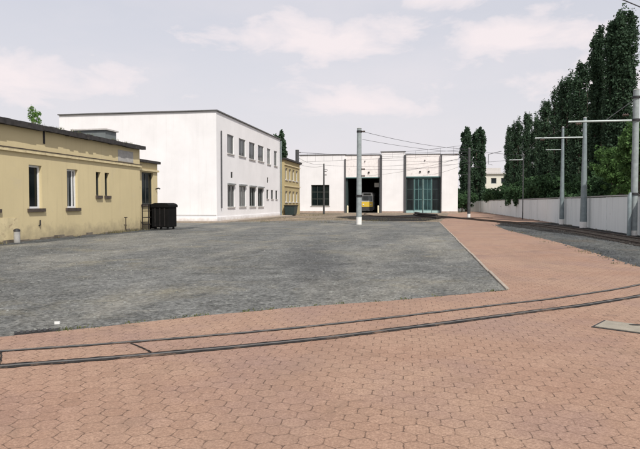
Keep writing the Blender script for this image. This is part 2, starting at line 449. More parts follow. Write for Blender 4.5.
# ------------------------------------------------------------------ ground
g = MB(); g.quad((-3000, -400, -.03), (3000, -400, -.03), (3000, 5000, -.03), (-3000, 5000, -.03))
g.build('ground', M['earth'], kind='structure')
front = [(-4.94, 6.13), (-4.06, 6.84), (-3.06, 7.76), (-1.81, 8.69), (-.32, 9.61), (1.6, 11.06)]
yard = [(-30, -1.2), (-16.3, .3), (-9, 3.5)] + front + [(1.62, 20), (1.62, 49.5), (-3, 51.5), (-8, 53), (-12, 50), (-16.6, 47), (-16.4, 44), (-30, 44)]
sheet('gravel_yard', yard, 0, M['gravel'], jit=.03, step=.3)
dry = [(-40, 42), (-16.4, 43), (-11, 50), (-4, 49), (1.62, 48), (4, 60), (6.5, 90), (6.5, 92.2), (-19.4, 92.2), (-24, 92.2), (-40, 92)]
sheet('dry_verge', dry, -.006, M['dry'], jit=.25, step=.8)
ballast_edge = [(5.35, 43.5), (5.05, 36), (5.3, 30), (5.55, 24.5), (5.5, 19), (5.4, 15.6), (5.9, 13.6), (7.2, 12.2), (10.9, 11.5)]
paved = [(-30, -9), (-30, -1.25), (-16.3, .25), (-9, 3.45)] + [(x, y - .03) for x, y in front[:-1]] + [(1.6, 11.0), (1.62, 49.5), (2.6, 62), (4.3, 90), (6.3, 98), (9, 112), (10.64, 112), (10.64, 49), (9, 51.5), (7, 49.5)] + ballast_edge + [(14, 11.4), (14, -9)]
sheet('pavement', paved, .006, M['paver'], jit=.02, step=.3)
bal = [(5.1, 44), (6.8, 50), (9, 52), (10.66, 49.5), (10.66, 11)] + [(7.2, 11.9), (5.8, 13.4), (5.2, 15.6), (5.3, 19), (5.4, 24.5), (5.1, 30), (4.9, 36)]
sheet('ballast_bed', bal, .002, M['ballast'], jit=.06, step=.35)
dark_bed = [(5.6, 43.5), (6.6, 49.2), (8.8, 51.2), (10.2, 48), (10.55, 40), (10.6, 20), (10.6, 12.5), (7.6, 17), (8.0, 24), (7.75, 29), (7.1, 33.5), (6.5, 38.5)]
sheet('dark_track_bed', dark_bed, .010, M['ballast_black'], jit=.12, step=.35)  # near-black sheet laid over the wall side of the ballast bed
fan = [(-9.6, 66), (-6.5, 56.5), (-3.6, 51.6), (-1, 51.8), (.6, 53.2), (1.5, 58), (2.2, 60.8), (5.2, 62.3), (6.9, 63.3), (5, 65.4), (2.4, 68), (1.6, 79), (-1, 80), (-3, 74), (-6.2, 74)]
sheet('track_fan', fan, .012, M['ballast_black'], jit=.25, step=.6)  # near-black sheet before the depot doors, with a wedge to the right
weed_patch = [(-15.9, 18), (-15.2, 22), (-15.5, 27), (-15.2, 31), (-14.2, 33.2), (-14, 36), (-16.3, 36), (-16.3, 18)]
sheet('dirt_strip', weed_patch, .004, M['ballast'], jit=.2, step=.4)
# pale kerb along the path's left edge
k = MB()
y = 11.1
while y < 49:
    L = random.uniform(.85, 1.05); z = .028 + random.uniform(-.008, .008); dx = random.uniform(-.012, .012)
    k.box(1.565 + dx, 1.63 + dx, y, y + L - .02, -.05, z); y += L
k.build('kerb', M['kerb'], kind='structure', bevel=.008)

# ------------------------------------------------------------------ tram tracks
def offset_path(path, off):
    out = []
    for i, p in enumerate(path):
        d = (path[min(i + 1, len(path) - 1)] - path[max(i - 1, 0)]).normalized()
        out.append(p + Vector((-d.y, d.x, 0)) * off)
    return out
def strip(path, w0, w1, z, jit=0, mb=None):
    mb = mb or MB()
    A = offset_path(path, w0); B = offset_path(path, w1)
    if jit:
        for P in (A, B):
            for p in P: p.x += random.uniform(-jit, jit); p.y += random.uniform(-jit, jit)
    for i in range(len(path) - 1):
        mb.quad((A[i].x, A[i].y, z), (A[i + 1].x, A[i + 1].y, z), (B[i + 1].x, B[i + 1].y, z), (B[i].x, B[i].y, z))
    return mb
def solid_strip(path, w0, w1, z0, z1):
    mb = MB(); A = offset_path(path, w0); B = offset_path(path, w1)
    for i in range(len(path) - 1):
        a, b, c, d = A[i], A[i + 1], B[i + 1], B[i]
        for (p, q, r_, s_) in (((a, z1), (b, z1), (c, z1), (d, z1)), ((a, z0), (b, z0), (b, z1), (a, z1)), ((c, z0), (d, z0), (d, z1), (c, z1))):
            mb.quad(*[(t[0].x, t[0].y, t[1]) for t in (p, q, r_, s_)])
    return mb
path1 = spline([(-12, 2.2), (-7.5, 3.75), (-4.44, 5.5), (-3.55, 5.97), (-2.58, 6.53), (-1.51, 7.22), (-.27, 8.17), (1.25, 9.4), (2.33, 10.27), (4.24, 12.17), (6.0, 14.6), (7.5, 18), (8.3, 22), (8.75, 27)], 16)
t = thing('tram_track', 'curved grooved tram track crossing the red paving in the foreground', 'track', (-1, 7.3, 0))
for off, wd in ((0, .052), (-.65, .082)):
    gr = strip(path1, off - wd, off + wd, .011, .012).build('rail', M['groove_fill'], t)
    solid_strip(path1, off - .012, off + .026, .004, .0145).build('rail_head', M['rail'], gr)
for (a, b) in (((-3.30, 6.12), (-2.82, 5.74)), ((-4.43, 5.50), (-4.05, 5.0))):
    strip(spline([a, ((a[0] + b[0]) / 2 + .012, (a[1] + b[1]) / 2 + .004), b], 6), -.010, .012, .0135, .006).build('tie_joint', M['groove_fill'], t)
path2 = spline([(8.9, 10), (8.9, 22), (8.9, 32), (8.6, 39), (7.7, 45.5), (6.2, 52), (4.4, 60), (2.6, 68), (1.0, 78), (.45, 86), (.42, 92.3)], 10)
t = thing('tram_track', 'dark sunken tram track on ballast beside the grey boundary wall', 'track', (8.5, 35, 0))
for off in (-.5, .5):
    solid_strip(path2, off - .035, off + .035, .004, .085).build('rail', M['rust_rail'], t)
s_i = 0
acc = 0
for i in range(1, len(path2)):
    acc += (path2[i] - path2[i - 1]).length
    if path2[i].y > 50: break
for kk in range(62):
    yy = 12 + kk * .6
    j = min(range(len(path2)), key=lambda q: abs(path2[q].y - yy))
    j2 = min(j + 1, len(path2) - 1)
    d = (path2[j2] - path2[j - 1]).normalized(); nrm = Vector((-d.y, d.x, 0))
    fr_ = 0 if path2[j2].y == path2[j].y else (yy - path2[j].y) / (path2[j2].y - path2[j].y)
    c = path2[j].lerp(path2[j2], fr_)
    if c.y > 49: break
    mb = MB()
    w = .12; L = .95 + random.uniform(-.05, .05)
    P = [c + nrm * sx * L + d * sy * w for sx, sy in ((-1, -1), (1, -1), (1, 1), (-1, 1))]
    z = .030 + random.uniform(-.006, .006)
    mb.v = [(p.x, p.y, -.06) for p in P] + [(p.x, p.y, z) for p in P]
    mb.f = [(4, 5, 6, 7), (0, 1, 5, 4), (1, 2, 6, 5), (2, 3, 7, 6), (3, 0, 4, 7)]; mb.sm = [False] * 5
    mb.build('sleeper', M['timber'], t)
path3 = spline([(7.4, 63.4), (4, 62.6), (0, 63.5), (-4, 67), (-7.2, 75), (-8.5, 84), (-8.6, 92.3)], 10)
t = thing('tram_track', 'far tram track curving over dark ballast into the open depot door', 'track', (-5, 70, 0))
for off in (-.5, .5):
    solid_strip(path3, off - .035, off + .035, .006, .07).build('rail', M['rust_rail'], t)

# ------------------------------------------------------------------ yellow building on the left
X0 = -16.3; Y0, Y1 = 12.0, 32.0
t = thing('yellow_building', 'low flat-roofed yellow plastered building with dark tar roof edge on the left', 'building', (-20, 22, 0))
wins = [(19.25, 20.25, 1.36, 3.2), (22.12, 22.98, 1.36, 3.22), (24.8, 25.68, 1.36, 3.2), (27.28, 27.72, 1.98, 3.19), (28.12, 28.56, 1.98, 3.19), (14.5, 15.4, 1.36, 3.2)]
w = MB()
holed_wall(w, 'E', X0, Y0, Y1, 0, 4.8, wins, .2)
w.quad((-30, Y0, 0), (X0, Y0, 0), (X0, Y0, 4.8), (-30, Y0, 4.8)); w.quad((X0, Y1, 0), (-30, Y1, 0), (-30, Y1, 4.8), (X0, Y1, 4.8))
w.quad((-30, Y1, 0), (-30, Y0, 0), (-30, Y0, 4.8), (-30, Y1, 4.8))
w.build('wall', M['yellow'], t)
rf = MB(); rf.box(-30.2, X0 + .20, Y0 - .2, Y1 + .18, 4.78, 4.86)
# ragged tar lip
yy = Y0 - .2
while yy < Y1 + .18:
    L = random.uniform(.25, .6); e = min(yy + L, Y1 + .18)
    rf.box(X0 + .06, X0 + .26 + random.uniform(0, .05), yy, e, 4.74 - random.uniform(0, .04), 4.93 + random.uniform(-.01, .025)); yy = e
roof = rf.build('roof', M['tar'], t)
cm = MB()
cm.box(X0 - .02, X0 + .09, Y0, Y1 + .09, 3.69, 3.83)
cn = cm.build('cornice', M['yellow_trim'], t, bevel=.01)
cl = MB(); cl.box(X0 - .02, X0 + .11, Y0, Y1 + .11, 3.832, 3.862); cl.build('cornice_cap', M['sill'], cn)
for i, h in enumerate(wins):
    if i in (0, 1, 2, 5):
        window(t, 'E', X0, *h, depth=.2, fr=.085, frame='pvc', pane='glass_curtain' if i == 2 else 'glass', vbars=(.72,) if i == 2 else (), sill='sill', sill_over=.13, sill_h=.14)
    else:
        window(t, 'E', X0, *h, depth=.2, fr=.05, frame='darkframe', pane='glass', sill='sill', sill_over=.06, sill_h=.15,
               label='narrow dark slit window')
pt = MB(); pt.box(X0 - .01, X0 + .012, 29.5, 31.2, 3.90, 4.52); pt.build('cement_patch', M['grey_patch'], t)
pt = MB(); pt.box(X0 - .01, X0 + .010, 19.9, 21.4, -.02, 1.0); pt.build('cement_patch', M['yellow_trim'], t)
# low broken footing
ft = MB(); yy = Y0
while yy < Y1:
    L = random.uniform(.3, 1.1); e = min(yy + L, Y1)
    ft.box(X0 - .02, X0 + random.uniform(.015, .05), yy, e, -.05, random.uniform(.02, .15)); yy = e
ft.build('footing', plain('soil_stained_footing', (.15, .13, .105), .95, var=.35, scale=3, bumps=.5), t)
hk = MB(); hk.tube([(X0, 22.72, .62), (X0 + .06, 22.72, .64), (X0 + .06, 22.74, .86)], .03, 8); hk.build('wall_bracket', M['iron'], t)
st = MB(); st.box(X0 - .01, X0 + .02, 23.1, 23.22, 4.2, 4.75); st.build('drip_pipe', M['tar'], t)
# roof box
t2 = thing('roof_hatch', 'grey sheet metal vent housing standing on the flat tar roof', 'roof vent', (-18.5, 31, 4.86))
b = MB(); b.box(-19.55, -17.55, 30.4, 31.6, 4.86, 5.72); b.build('housing', M['grey_metal'], t2)
b = MB(); b.box(-19.65, -17.45, 30.3, 31.7, 5.72, 5.80); b.build('cover', M['concrete_sill'], t2)
# annex behind
t = thing('yellow_annex', 'small yellow annex with dark window between yellow building and white block', 'building', (-19, 33.7, 0))
w = MB(); hw = [(33.2, 34.75, 1.5, 3.5)]
holed_wall(w, 'E', -16.8, 32.02, 35.35, 0, 4.1, hw, .18)
w.quad((-16.8, 35.35, 0), (-22, 35.35, 0), (-22, 35.35, 4.1), (-16.8, 35.35, 4.1)); w.quad((-22, 35.35, 0), (-22, 32.02, 0), (-22, 32.02, 4.1), (-22, 35.35, 4.1))
w.build('wall', M['yellow'], t)
r_ = MB(); r_.box(-22.1, -16.62, 32.25, 35.5, 4.1, 4.26); r_.build('roof', M['tar'], t)
cm = MB(); cm.box(-16.82, -16.70, 32.25, 35.42, 3.58, 3.70); cm.build('cornice', M['yellow_trim'], t)
window(t, 'E', -16.8, *hw[0], depth=.18, fr=.08, frame='darkframe', vbars=(.5,), sill='sill')
lp = MB(); lp.tube([(-16.8, 35.1, 2.5), (-16.6, 35.1, 2.55), (-16.5, 35.1, 2.5)], .04, 8); lp.build('wall_lamp', M['iron'], t)

# bins
t = thing('waste_container', 'black lidded waste container against the end of the yellow building', 'container', (-15.0, 33.1, 0))
b = MB(); b.box(-15.84, -14.76, 32.5, 33.7, .14, 1.36); b.build('body', M['bin_black'], t, bevel=.04)
b = MB()
pr = [(-15.87, 1.34), (-15.87, 1.46), (-15.76, 1.56), (-15.58, 1.60), (-15.0, 1.60), (-14.82, 1.56), (-14.72, 1.46), (-14.72, 1.34)]
n = len(pr); b.v = [(x, 32.44, z) for x, z in pr] + [(x, 33.76, z) for x, z in pr]
b.f = [tuple(range(n)), tuple(range(2 * n - 1, n - 1, -1))] + [(i, i + n, (i + 1) % n + n, (i + 1) % n) for i in range(n)]; b.sm = [False] * len(b.f)
b.build('lid', M['bin_black'], t)
for x in (-15.7, -14.9):
    for yy in (32.7, 33.5):
        wq = MB(); wq.tube([(x - .04, yy, .08), (x + .04, yy, .08)], .08, 12); wq.build('wheel', M['iron'], t)
for x in (-15.6, -15.3, -15.0):
    rb = MB(); rb.box(x - .03, x + .03, 32.46, 32.50, .2, 1.3); rb.build('rib', M['rack_steel'], t)
t = thing('steel_rack', 'dark open steel rack standing beside the black waste container', 'rack', (-16.1, 32.9, 0))
for x in (-16.32, -15.92):
    for yy in (32.3, 33.3):
        b = MB(); b.box(x - .025, x + .025, yy - .025, yy + .025, 0, 1.55); b.build('post', M['rack_steel'], t)
b = MB(); b.box(-16.30, -15.94, 33.24, 33.27, .05, 1.5); b.build('back_panel', M['bin_black'], t)
for z in (.3, .72, 1.1, 1.5):
    b = MB(); b.box(-16.30, -15.94, 32.32, 33.28, z, z + .04); b.build('shelf', M['rack_steel'], t)
# vent pipe at the wall
t = thing('vent_stub', 'short grey capped pipe stub at foot of the yellow wall', 'pipe', (-16.02, 20.95, 0))
b = MB(); b.tube([(-16.02, 20.95, -.02), (-16.02, 20.95, .46)], .12, 14); b.build('pipe', M['concrete'], t)
b = MB(); b.tube([(-16.02, 20.95, .46), (-16.02, 20.95, .53), (-16.02, 20.95, .57)], [.135, .12, .05], 14); b.build('cap', M['iron'], t)
t = thing('standpipe', 'thin rusty standpipe with cross handle by far end of yellow wall', 'pipe', (-16.1, 29.6, 0))
b = MB(); b.tube([(-16.1, 29.9, 0), (-16.1, 29.9, .8)], .03, 8); b.build('pipe', M['rust_rail'], t)
b = MB(); b.tube([(-16.1, 29.75, .8), (-16.1, 30.05, .8)], .025, 8); b.build('handle', M['rust_rail'], t)

# ------------------------------------------------------------------ white building
XW = -16.8; YA, YB = 46.5, 68.9; H = 9.25
t = thing('white_building', 'two-storey white rendered block with two rows of windows and flat roof', 'building', (-24, 58, 0))
up = [(49.25, 51.1, 6.0, 7.7), (52.6, 54.7, 6.05, 7.7), (55.9, 58.0, 6.0, 7.7), (59.15, 61.4, 6.05, 7.7), (62.8, 64.3, 5.95, 7.7), (65.9, 67.4, 5.95, 7.7)]
lo = [(49.3, 51.25, 1.24, 3.2), (52.6, 54.75, 1.26, 3.22), (56.0, 58.2, 1.24, 3.2), (59.1, 61.2, 1.22, 3.18)]
sm = [(62.5, 63.4, 2.06, 3.08), (64.5, 65.5, 2.06, 3.08), (66.55, 67.5, 2.06, 3.08)]
vents = [(50.2, 50.75, 3.86, 4.4), (62.7, 63.35, 3.86, 4.45)]
w = MB(); holed_wall(w, 'E', XW, YA, YB, 0, H, up + lo + sm + vents, .14)
w.quad((-31.2, YA, 0), (XW, YA, 0), (XW, YA, H), (-31.2, YA, H)); w.quad((XW, YB, 0), (-31.2, YB, 0), (-31.2, YB, H), (XW, YB, H))
w.quad((-31.2, YB, 0), (-31.2, YA, 0), (-31.2, YA, H), (-31.2, YB, H))
w.build('wall', M['white'], t)
r_ = MB(); r_.box(-31.3, XW + .12, YA - .12, YB + .1, H + .02, H + .11); r_.build('roof', M['flashing'], t)
for i, h in enumerate(up):
    window(t, 'E', XW, *h, depth=.14, fr=.09, frame='greyframe', pane=('glass_curtain' if i in (0, 4) else 'glass'), vbars=(.5,), sill='concrete_sill', sill_over=.08, sill_h=.08)
for i, h in enumerate(lo):
    window(t, 'E', XW, *h, depth=.14, fr=.09, frame='greyframe', pane=('glass_curtain' if i == 1 else 'glass'), vbars=(.5,), sill='concrete_sill', sill_over=.08, sill_h=.08)
for i, h in enumerate(lo):
    x = MB(); fbox(x, 'E', XW, h[0] - .05, h[1] + .05, -.16, .04, h[3] + .02, h[3] + .16); x.build('blind_box', M['greyframe'], t)
for h in sm: window(t, 'E', XW, *h, depth=.12, fr=.05, frame='darkframe', vbars=(), sill='concrete_sill', sill_over=.05, sill_h=.06)
for h in vents:
    v = MB(); fbox(v, 'E', XW, h[0], h[1], .08, .1, h[2], h[3])
    for q in range(5):
        z = h[2] + (h[3] - h[2]) * (q + .5) / 5; fbox(v, 'E', XW, h[0], h[1], .03, .078, z - .03, z + .02)
    v.build('vent_grille', M['darkframe'], t)
v = MB(); v.tube([(XW + .09, 47.5, 1.15), (XW + .09, 47.5, 7.75)], .055, 10); v.build('downpipe', M['dark_flashing'], t)
v = MB(); v.tube([(XW + .16, 68.7, 0), (XW + .16, 68.7, 9.1)], .085, 10); v.build('downpipe', M['pole_steel'], t)
v = MB(); v.box(XW - .02, XW + .05, YA - .05, YB, -.05, .42); v.box(-31.2, XW - .02, YA - .05, YA + .02, -.05, .42); v.build('plinth', M['white_depot'], t)
v = MB(); v.box(-31.2, XW - .02, YA - .055, YA - .052, .55, .58); v.build('base_line', M['flashing'], t)
v = MB(); v.box(XW + .05, XW + 1.3, YA + 1, YB + 1.0, -.05, .10); v.box(-31, XW + 1.3, YA - 1.2, YA - .055, -.05, .09)
v.build('kerbed_footway', M['kerb'], kind='structure', bevel=.015)

# yellow two-storey building behind
t = thing('yellow_apartment_block', 'two-storey yellow house with dark roof behind the white block', 'building', (-21, 76, 0))
YC, YD = 72.0, 81.5
hs = []
for k_ in range(4):
    a = 72.5 + k_ * 2.15
    hs += [(a, a + 1.25, 4.6, 6.1), (a, a + 1.25, 1.7, 3.15)]
w = MB(); holed_wall(w, 'E', -17.0, YC, YD, 0, 7.1, hs, .2)
w.quad((-26, YC, 0), (-17, YC, 0), (-17, YC, 7.1), (-26, YC, 7.1)); w.quad((-17, YD, 0), (-26, YD, 0), (-26, YD, 7.1), (-17, YD, 7.1)); w.quad((-26, YD, 0), (-26, YC, 0), (-26, YC, 7.1), (-26, YD, 7.1))
w.build('wall', M['yellow_far'], t)
r_ = MB(); r_.box(-26.2, -16.7, YC - .2, YD + .2, 7.1, 7.32); r_.build('roof', M['tar'], t)
cm = MB(); cm.box(-17.02, -16.9, YC, YD, 6.45, 6.6); cm.box(-17.02, -16.9, YC, YD, 3.75, 3.9); cm.build('cornice', M['yellow_trim'], t)
for h in hs: window(t, 'E', -17.0, *h, depth=.2, fr=.1, frame='pvc', vbars=(.5,), sill='concrete_sill')
t = thing('skip', 'dark green metal skip at the far corner of the white block', 'container', (-16.2, 72.4, 0))
b = MB()
b.v = [(-16.8, 71.6, .1), (-15.7, 71.6, .1), (-15.7, 73.2, .1), (-16.8, 73.2, .1), (-16.9, 71.4, 1.25), (-15.55, 71.4, 1.25), (-15.55, 73.4, 1.25), (-16.9, 73.4, 1.25)]
b.f = [(0, 3, 2, 1), (0, 1, 5, 4), (1, 2, 6, 5), (2, 3, 7, 6), (3, 0, 4, 7)]; b.sm = [False] * 5; b.build('body', M['darkdoor'], t)
b = MB(); b.box(-16.95, -15.5, 71.35, 73.45, 1.25, 1.33); b.build('lid', M['rack_steel'], t)
for yy in (71.75, 73.05):
    b = MB(); b.box(-16.7, -15.8, yy - .08, yy + .08, 0, .1); b.build('runner', M['iron'], t)

# ------------------------------------------------------------------ depot
YF = 92.0
t = thing('tram_depot', 'long white tram depot hall with two tall door bays across the back', 'building', (-6.5, 105, 0))
D1 = (-11.8, -6.1, 0, 5.7); D2 = (-2.35, 3.2, 0, 5.75); WD = (-17.3, -14.35, 1.15, 4.5)
def S_wall(name, x0, x1, z0, z1, mat, yf=YF, holes=(), depth=.35):
    mb = MB(); holed_wall(mb, 'S', yf, x0, x1, z0, z1, list(holes), depth); return mb
w = S_wall('wall', -19.15, -11.8, 0, 9.25, M['white_depot'], holes=[WD], depth=.25)
# piers with returns into the recessed bays
w.quad((-11.8, YF, 0), (-11.8, YF + .5, 0), (-11.8, YF + .5, 9.25), (-11.8, YF, 9.25))
w.quad((-6.1, YF, 0), (-2.35, YF, 0), (-2.35, YF, 9.6), (-6.1, YF, 9.6))
w.quad((-6.1, YF + .5, 0), (-6.1, YF, 0), (-6.1, YF, 9.6), (-6.1, YF + .5, 9.6)); w.quad((-2.35, YF, 0), (-2.35, YF + .5, 0), (-2.35, YF + .5, 9.6), (-2.35, YF, 9.6))
w.quad((3.2, YF, 0), (5.75, YF, 0), (5.75, YF, 9.1), (3.2, YF, 9.1)); w.quad((3.2, YF + .5, 0), (3.2, YF, 0), (3.2, YF, 9.1), (3.2, YF + .5, 9.1))
w.quad((5.75, YF, 0), (5.75, 125, 0), (5.75, 125, 9.1), (5.75, YF, 9.1)); w.quad((-19.15, 125, 0), (-19.15, YF, 0), (-19.15, YF, 9.25), (-19.15, 125, 9.25))
w.quad((5.75, 125, 0), (-19.15, 125, 0), (-19.15, 125, 9.1), (5.75, 125, 9.1))
w.build('wall', M['white_depot'], t)
for (d, top) in ((D1, 9.15), (D2, 9.15)):
    p = MB(); p.box(d[0] + .003, d[1] - .003, YF + .28, YF + .5, d[3], top); pn = p.build('door_panel_field', M['pink_tile'], t)
    c = MB(); c.box(d[0] + .003, d[1] - .003, YF + .2, YF + .52, d[3] - .16, d[3] - .003); c.build('lintel', M['teal'], pn)
    for xx, zz in ((.42, .22), (.66, .22), (.55, .74)):
        q = MB(); x = d[0] + (d[1] - d[0]) * xx; z = d[3] + (top - d[3]) * zz
        rr = .13 if zz < .4 else .07
        q.box(x - rr, x + rr, YF + .12, YF + .28, z - rr * .8, z + rr * .8); q.build('wall_fitting', M['iron'], t)
rr = MB()
rr.box(-19.3, -11.7, YF - .1, 125.1, 9.25, 9.36); rr.box(-11.7, -6.2, YF + .2, 125.1, 9.15, 9.27); rr.box(-6.2, -2.25, YF - .1, YF + .6, 9.6, 9.70); rr.box(-6.2, -2.25, YF + .6, 125.1, 9.15, 9.26)
rr.box(-2.25, 3.1, YF + .2, 125.1, 9.15, 9.27); rr.box(3.1, 5.9, YF - .1, 125.1, 9.1, 9.2)
rr.build('roof', M['flashing'], t)
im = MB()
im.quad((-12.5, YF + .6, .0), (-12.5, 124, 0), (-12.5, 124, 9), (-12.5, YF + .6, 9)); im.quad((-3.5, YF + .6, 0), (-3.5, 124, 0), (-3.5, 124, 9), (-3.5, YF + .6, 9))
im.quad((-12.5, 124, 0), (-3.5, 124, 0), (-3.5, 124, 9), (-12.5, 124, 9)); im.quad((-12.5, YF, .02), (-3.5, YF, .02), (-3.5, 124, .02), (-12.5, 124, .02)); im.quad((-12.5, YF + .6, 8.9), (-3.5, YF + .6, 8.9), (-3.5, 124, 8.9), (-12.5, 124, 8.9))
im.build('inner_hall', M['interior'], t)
window(t, 'S', YF, *WD, depth=.25, fr=.12, frame='darkframe', pane='glass', vbars=(1 / 3, 2 / 3), hbars=(.33, .66), sill='concrete_sill')
# open leaves folded back inside door one
for x0, x1 in ((-11.78, -11.45), (-6.45, -6.12)):
    f = MB(); f.box(x0, x1, YF + .55, YF + 1.7, .05, 5.5); f.build('folded_door', M['darkdoor'], t)
for x, wd in ((-11.78, .10), (-6.12, .17), (-2.33, .17), (3.2, .09)):
    f = MB(); f.box(x - wd, x + wd, YF - .2, YF - .004, .1, 9.1 if x > -7 else 8.6); f.build('downpipe', M['dark_flashing'], t)
# door two: four glazed leaves
xs = [-2.2, -.95, .43, 1.8, 3.05]
for i in range(4):
    a, b2 = xs[i] + .015, xs[i + 1] - .015
    f = MB(); fr = .14; yA, yB = YF + .42, YF + .5
    f.box(a, a + fr, yA, yB, .05, 5.5); f.box(b2 - fr, b2, yA, yB, .05, 5.5)
    for z0, z1 in ((.05, .55), (2.05, 2.17), (3.7, 3.8), (5.4, 5.5)): f.box(a + fr, b2 - fr, yA + .003, yB - .003, z0, z1)
    if i in (1, 2): f.box((a + b2) / 2 - .04, (a + b2) / 2 + .04, yA + .006, yB - .006, .55, 5.4)
    dl = f.build('door_leaf', M['teal'] if i in (1, 2) else M['darkdoor'], t)
    p = MB(); p.quad((a + .05, YF + .47, .4), (b2 - .05, YF + .47, .4), (b2 - .05, YF + .47, 5.45), (a + .05, YF + .47, 5.45)); p.build('pane', M['glass_teal'] if i in (1, 2) else M['glass'], dl)
    if i in (1, 2):
        kx = a if i == 2 else b2
        s = MB(); s.box(kx - .08, kx + .08, YF + .39, YF + .417, .05, 5.5); s.build('meeting_stile', M['teal_pale'], dl)
    kp = MB(); kp.box(a + .02, b2 - .02, YF + .395, YF + .416, .06, .42); kp.build('kick_plate', M['teal_pale'], dl)
pl = MB()
for x0, x1 in ((-19.2, -11.85), (-6.05, -2.4), (3.25, 5.8)): pl.box(x0, x1, YF - .06, YF - .003, -.05, .3)
pl.build('plinth', plain('plinth_brown', (.34, .26, .21), .9, var=.2, scale=3), t)
ap = MB(); ap.box(-19.3, 5.9, YF - 2.2, YF - .07, -.05, .05); ap.build('apron', M['kerb'], kind='structure')
for x in (-11.35, -6.5):
    t3 = thing('guard_post', 'short cream guard post at the %s jamb of the open depot door' % ('left' if x < -10 else 'right'), 'bollard', (x, YF - .35, .05), 'guard posts at the open depot door')
    b = MB(); b.tube([(x, YF - .35, .05), (x, YF - .35, 1.1)], .13, 12); b.build('post', M['cream'], t3)
    b = MB(); b.tube([(x, YF - .35, 1.1), (x, YF - .35, 1.2)], [.13, .07], 12); b.build('cap', M['cream'], t3)

# tram inside
tx0, tx1, ty = -9.62, -7.42, 94.7
t = thing('tram', 'yellow and white tram parked inside the open depot door', 'tram', ((tx0 + tx1) / 2, 100, .02))
b = MB()
prof = [(tx0, .45), (tx0, 3.0), (tx0 + .25, 3.35), (tx1 - .25, 3.35), (tx1, 3.0), (tx1, .45)]
# tapered nose
nose = [((tx0 + tx1) / 2 + (x - (tx0 + tx1) / 2) * .86, ty, z if z < 2.9 else z - .08) for x, z in prof]
sec = [(x, ty + .7, z) for x, z in prof]; back = [(x, ty + 13, z) for x, z in prof]
b.v = nose + sec + back; n = 6
b.f = [tuple(range(n))] + [(i, i + n, (i + 1) % n + n, (i + 1) % n) for i in range(n)] + [(i + n, i + 2 * n, (i + 1) % n + 2 * n, (i + 1) % n + n) for i in range(n)] + [tuple(range(3 * n - 1, 2 * n - 1, -1))]
b.sm = [False] * len(b.f); b.build('body', M['tram_white'], t)
cx = (tx0 + tx1) / 2; hw_ = (tx1 - tx0) / 2 * .86
q = MB(); q.box(cx - hw_ + .02, cx + hw_ - .02, ty - .03, ty - .004, .98, 1.80); q.build('front_panel', M['tram_yellow'], t)
q = MB(); q.box(cx - hw_ + .1, cx + hw_ - .1, ty - .03, ty - .004, 1.9, 2.75); q.build('windscreen', M['windscreen'], t)
q = MB(); q.box(cx - hw_, cx + hw_, ty - .035, ty - .004, .47, .97); q.build('front_skirt', M['tram_grey'], t)
q = MB(); q.box(cx - .03, cx + .03, ty - .05, ty - .032, 1.9, 2.75); q.build('wiper', M['iron'], t)
q = MB(); q.box(cx - .6, cx + .6, ty - .05, ty - .004, 2.86, 3.16); q.build('route_box', M['darkframe'], t)
for x in (cx - .6, cx + .6):
    q = MB(); q.tube([(x, ty - .05, 1.35), (x, ty - .08, 1.35)], .12, 14); q.build('headlight', M['lampglass'], t)
q = MB(); q.box(cx - hw_, cx + hw_, ty - .12, ty + .6, .3, .47); q.build('bumper', M['tram_grey'], t)
q = MB(); q.tube([(cx, ty - .5, .38), (cx, ty - .1, .38)], .06, 8); q.build('coupler', M['iron'], t)
for yy in (ty + 2, ty + 4, ty + 9, ty + 11):
    for x in (cx - .5, cx + .5):
        q = MB(); q.tube([(x - .06, yy, .36), (x + .06, yy, .36)], .34, 16); q.build('wheel', M['iron'], t)
for k_ in range(6):
    q = MB(); q.box(tx1 - .02, tx1 + .008, ty + 1.2 + k_ * 1.9, ty + 2.7 + k_ * 1.9, 1.7, 2.7); q.build('side_window', M['glass'], t)
# notice board
t = thing('notice_panel', 'pale panel hanging inside the open depot door above the tram', 'sign', (-6.9, 95, 4))
b = MB(); b.box(-7.4, -6.5, 95.4, 95.44, 4.2, 4.9); b.build('board', M['tram_white'], t)
b = MB(); b.tube([(-7.2, 95.42, 4.9), (-7.2, 95.42, 8.9)], .02, 6); b.build('hanger', M['iron'], t); b = MB(); b.tube([(-6.7, 95.42, 4.9), (-6.7, 95.42, 8.9)], .02, 6); b.build('hanger', M['iron'], t)
# dark timbers lying in front of door two
t = thing('timber_stack', 'dark tarred timbers piled on the ground before the glazed door', 'timber pile', (.8, 66, 0))
for (a, b2, z) in (((-.5, 73), (1.75, 60.2), .12), ((-.15, 73.2), (2.0, 60.6), .12), ((-.3, 71), (1.7, 61.2), .34), ((-.75, 77), (-.2, 72), .12), ((-.6, 76.6), (-.1, 72), .34)):
    q = MB(); q.tube([(a[0], a[1], z), (b2[0], b2[1], z)], .14, 6); q.build('beam', M['timber'], t)

# ------------------------------------------------------------------ boundary wall
XB = 10.66
t = thing('boundary_wall', 'long pale grey concrete panel wall running along the right edge', 'wall', (XB, 60, 0))
yy = 4.0; i = 0
while yy < 108:
    mb = MB(); dz = random.uniform(-.012, .012); dx = random.uniform(-.008, .008)
    mb.box(XB + dx, XB + .12 + dx, yy, yy + 3.96, -.05, 1.93 + dz); mb.build('panel', M['wallpanel'], t); yy += 4.0
yy = 4.0
while yy <= 108:
    mb = MB(); mb.box(XB - .018, XB + .2, yy - .06, yy + .02, -.05, 1.95); mb.build('wall_post', M['wallpanel'], t); yy += 4.0
mb = MB(); mb.box(XB - .05, XB + .2, 3.9, 108.05, 1.965, 2.03); mb.build('coping', M['concrete'], t, bevel=.01)
mb = MB()
a0, a1 = Vector((XB, 108.1, 0)), Vector((6.9, 116, 0))
d = (a1 - a0).normalized(); nn = Vector((-d.y, d.x, 0)) * .1
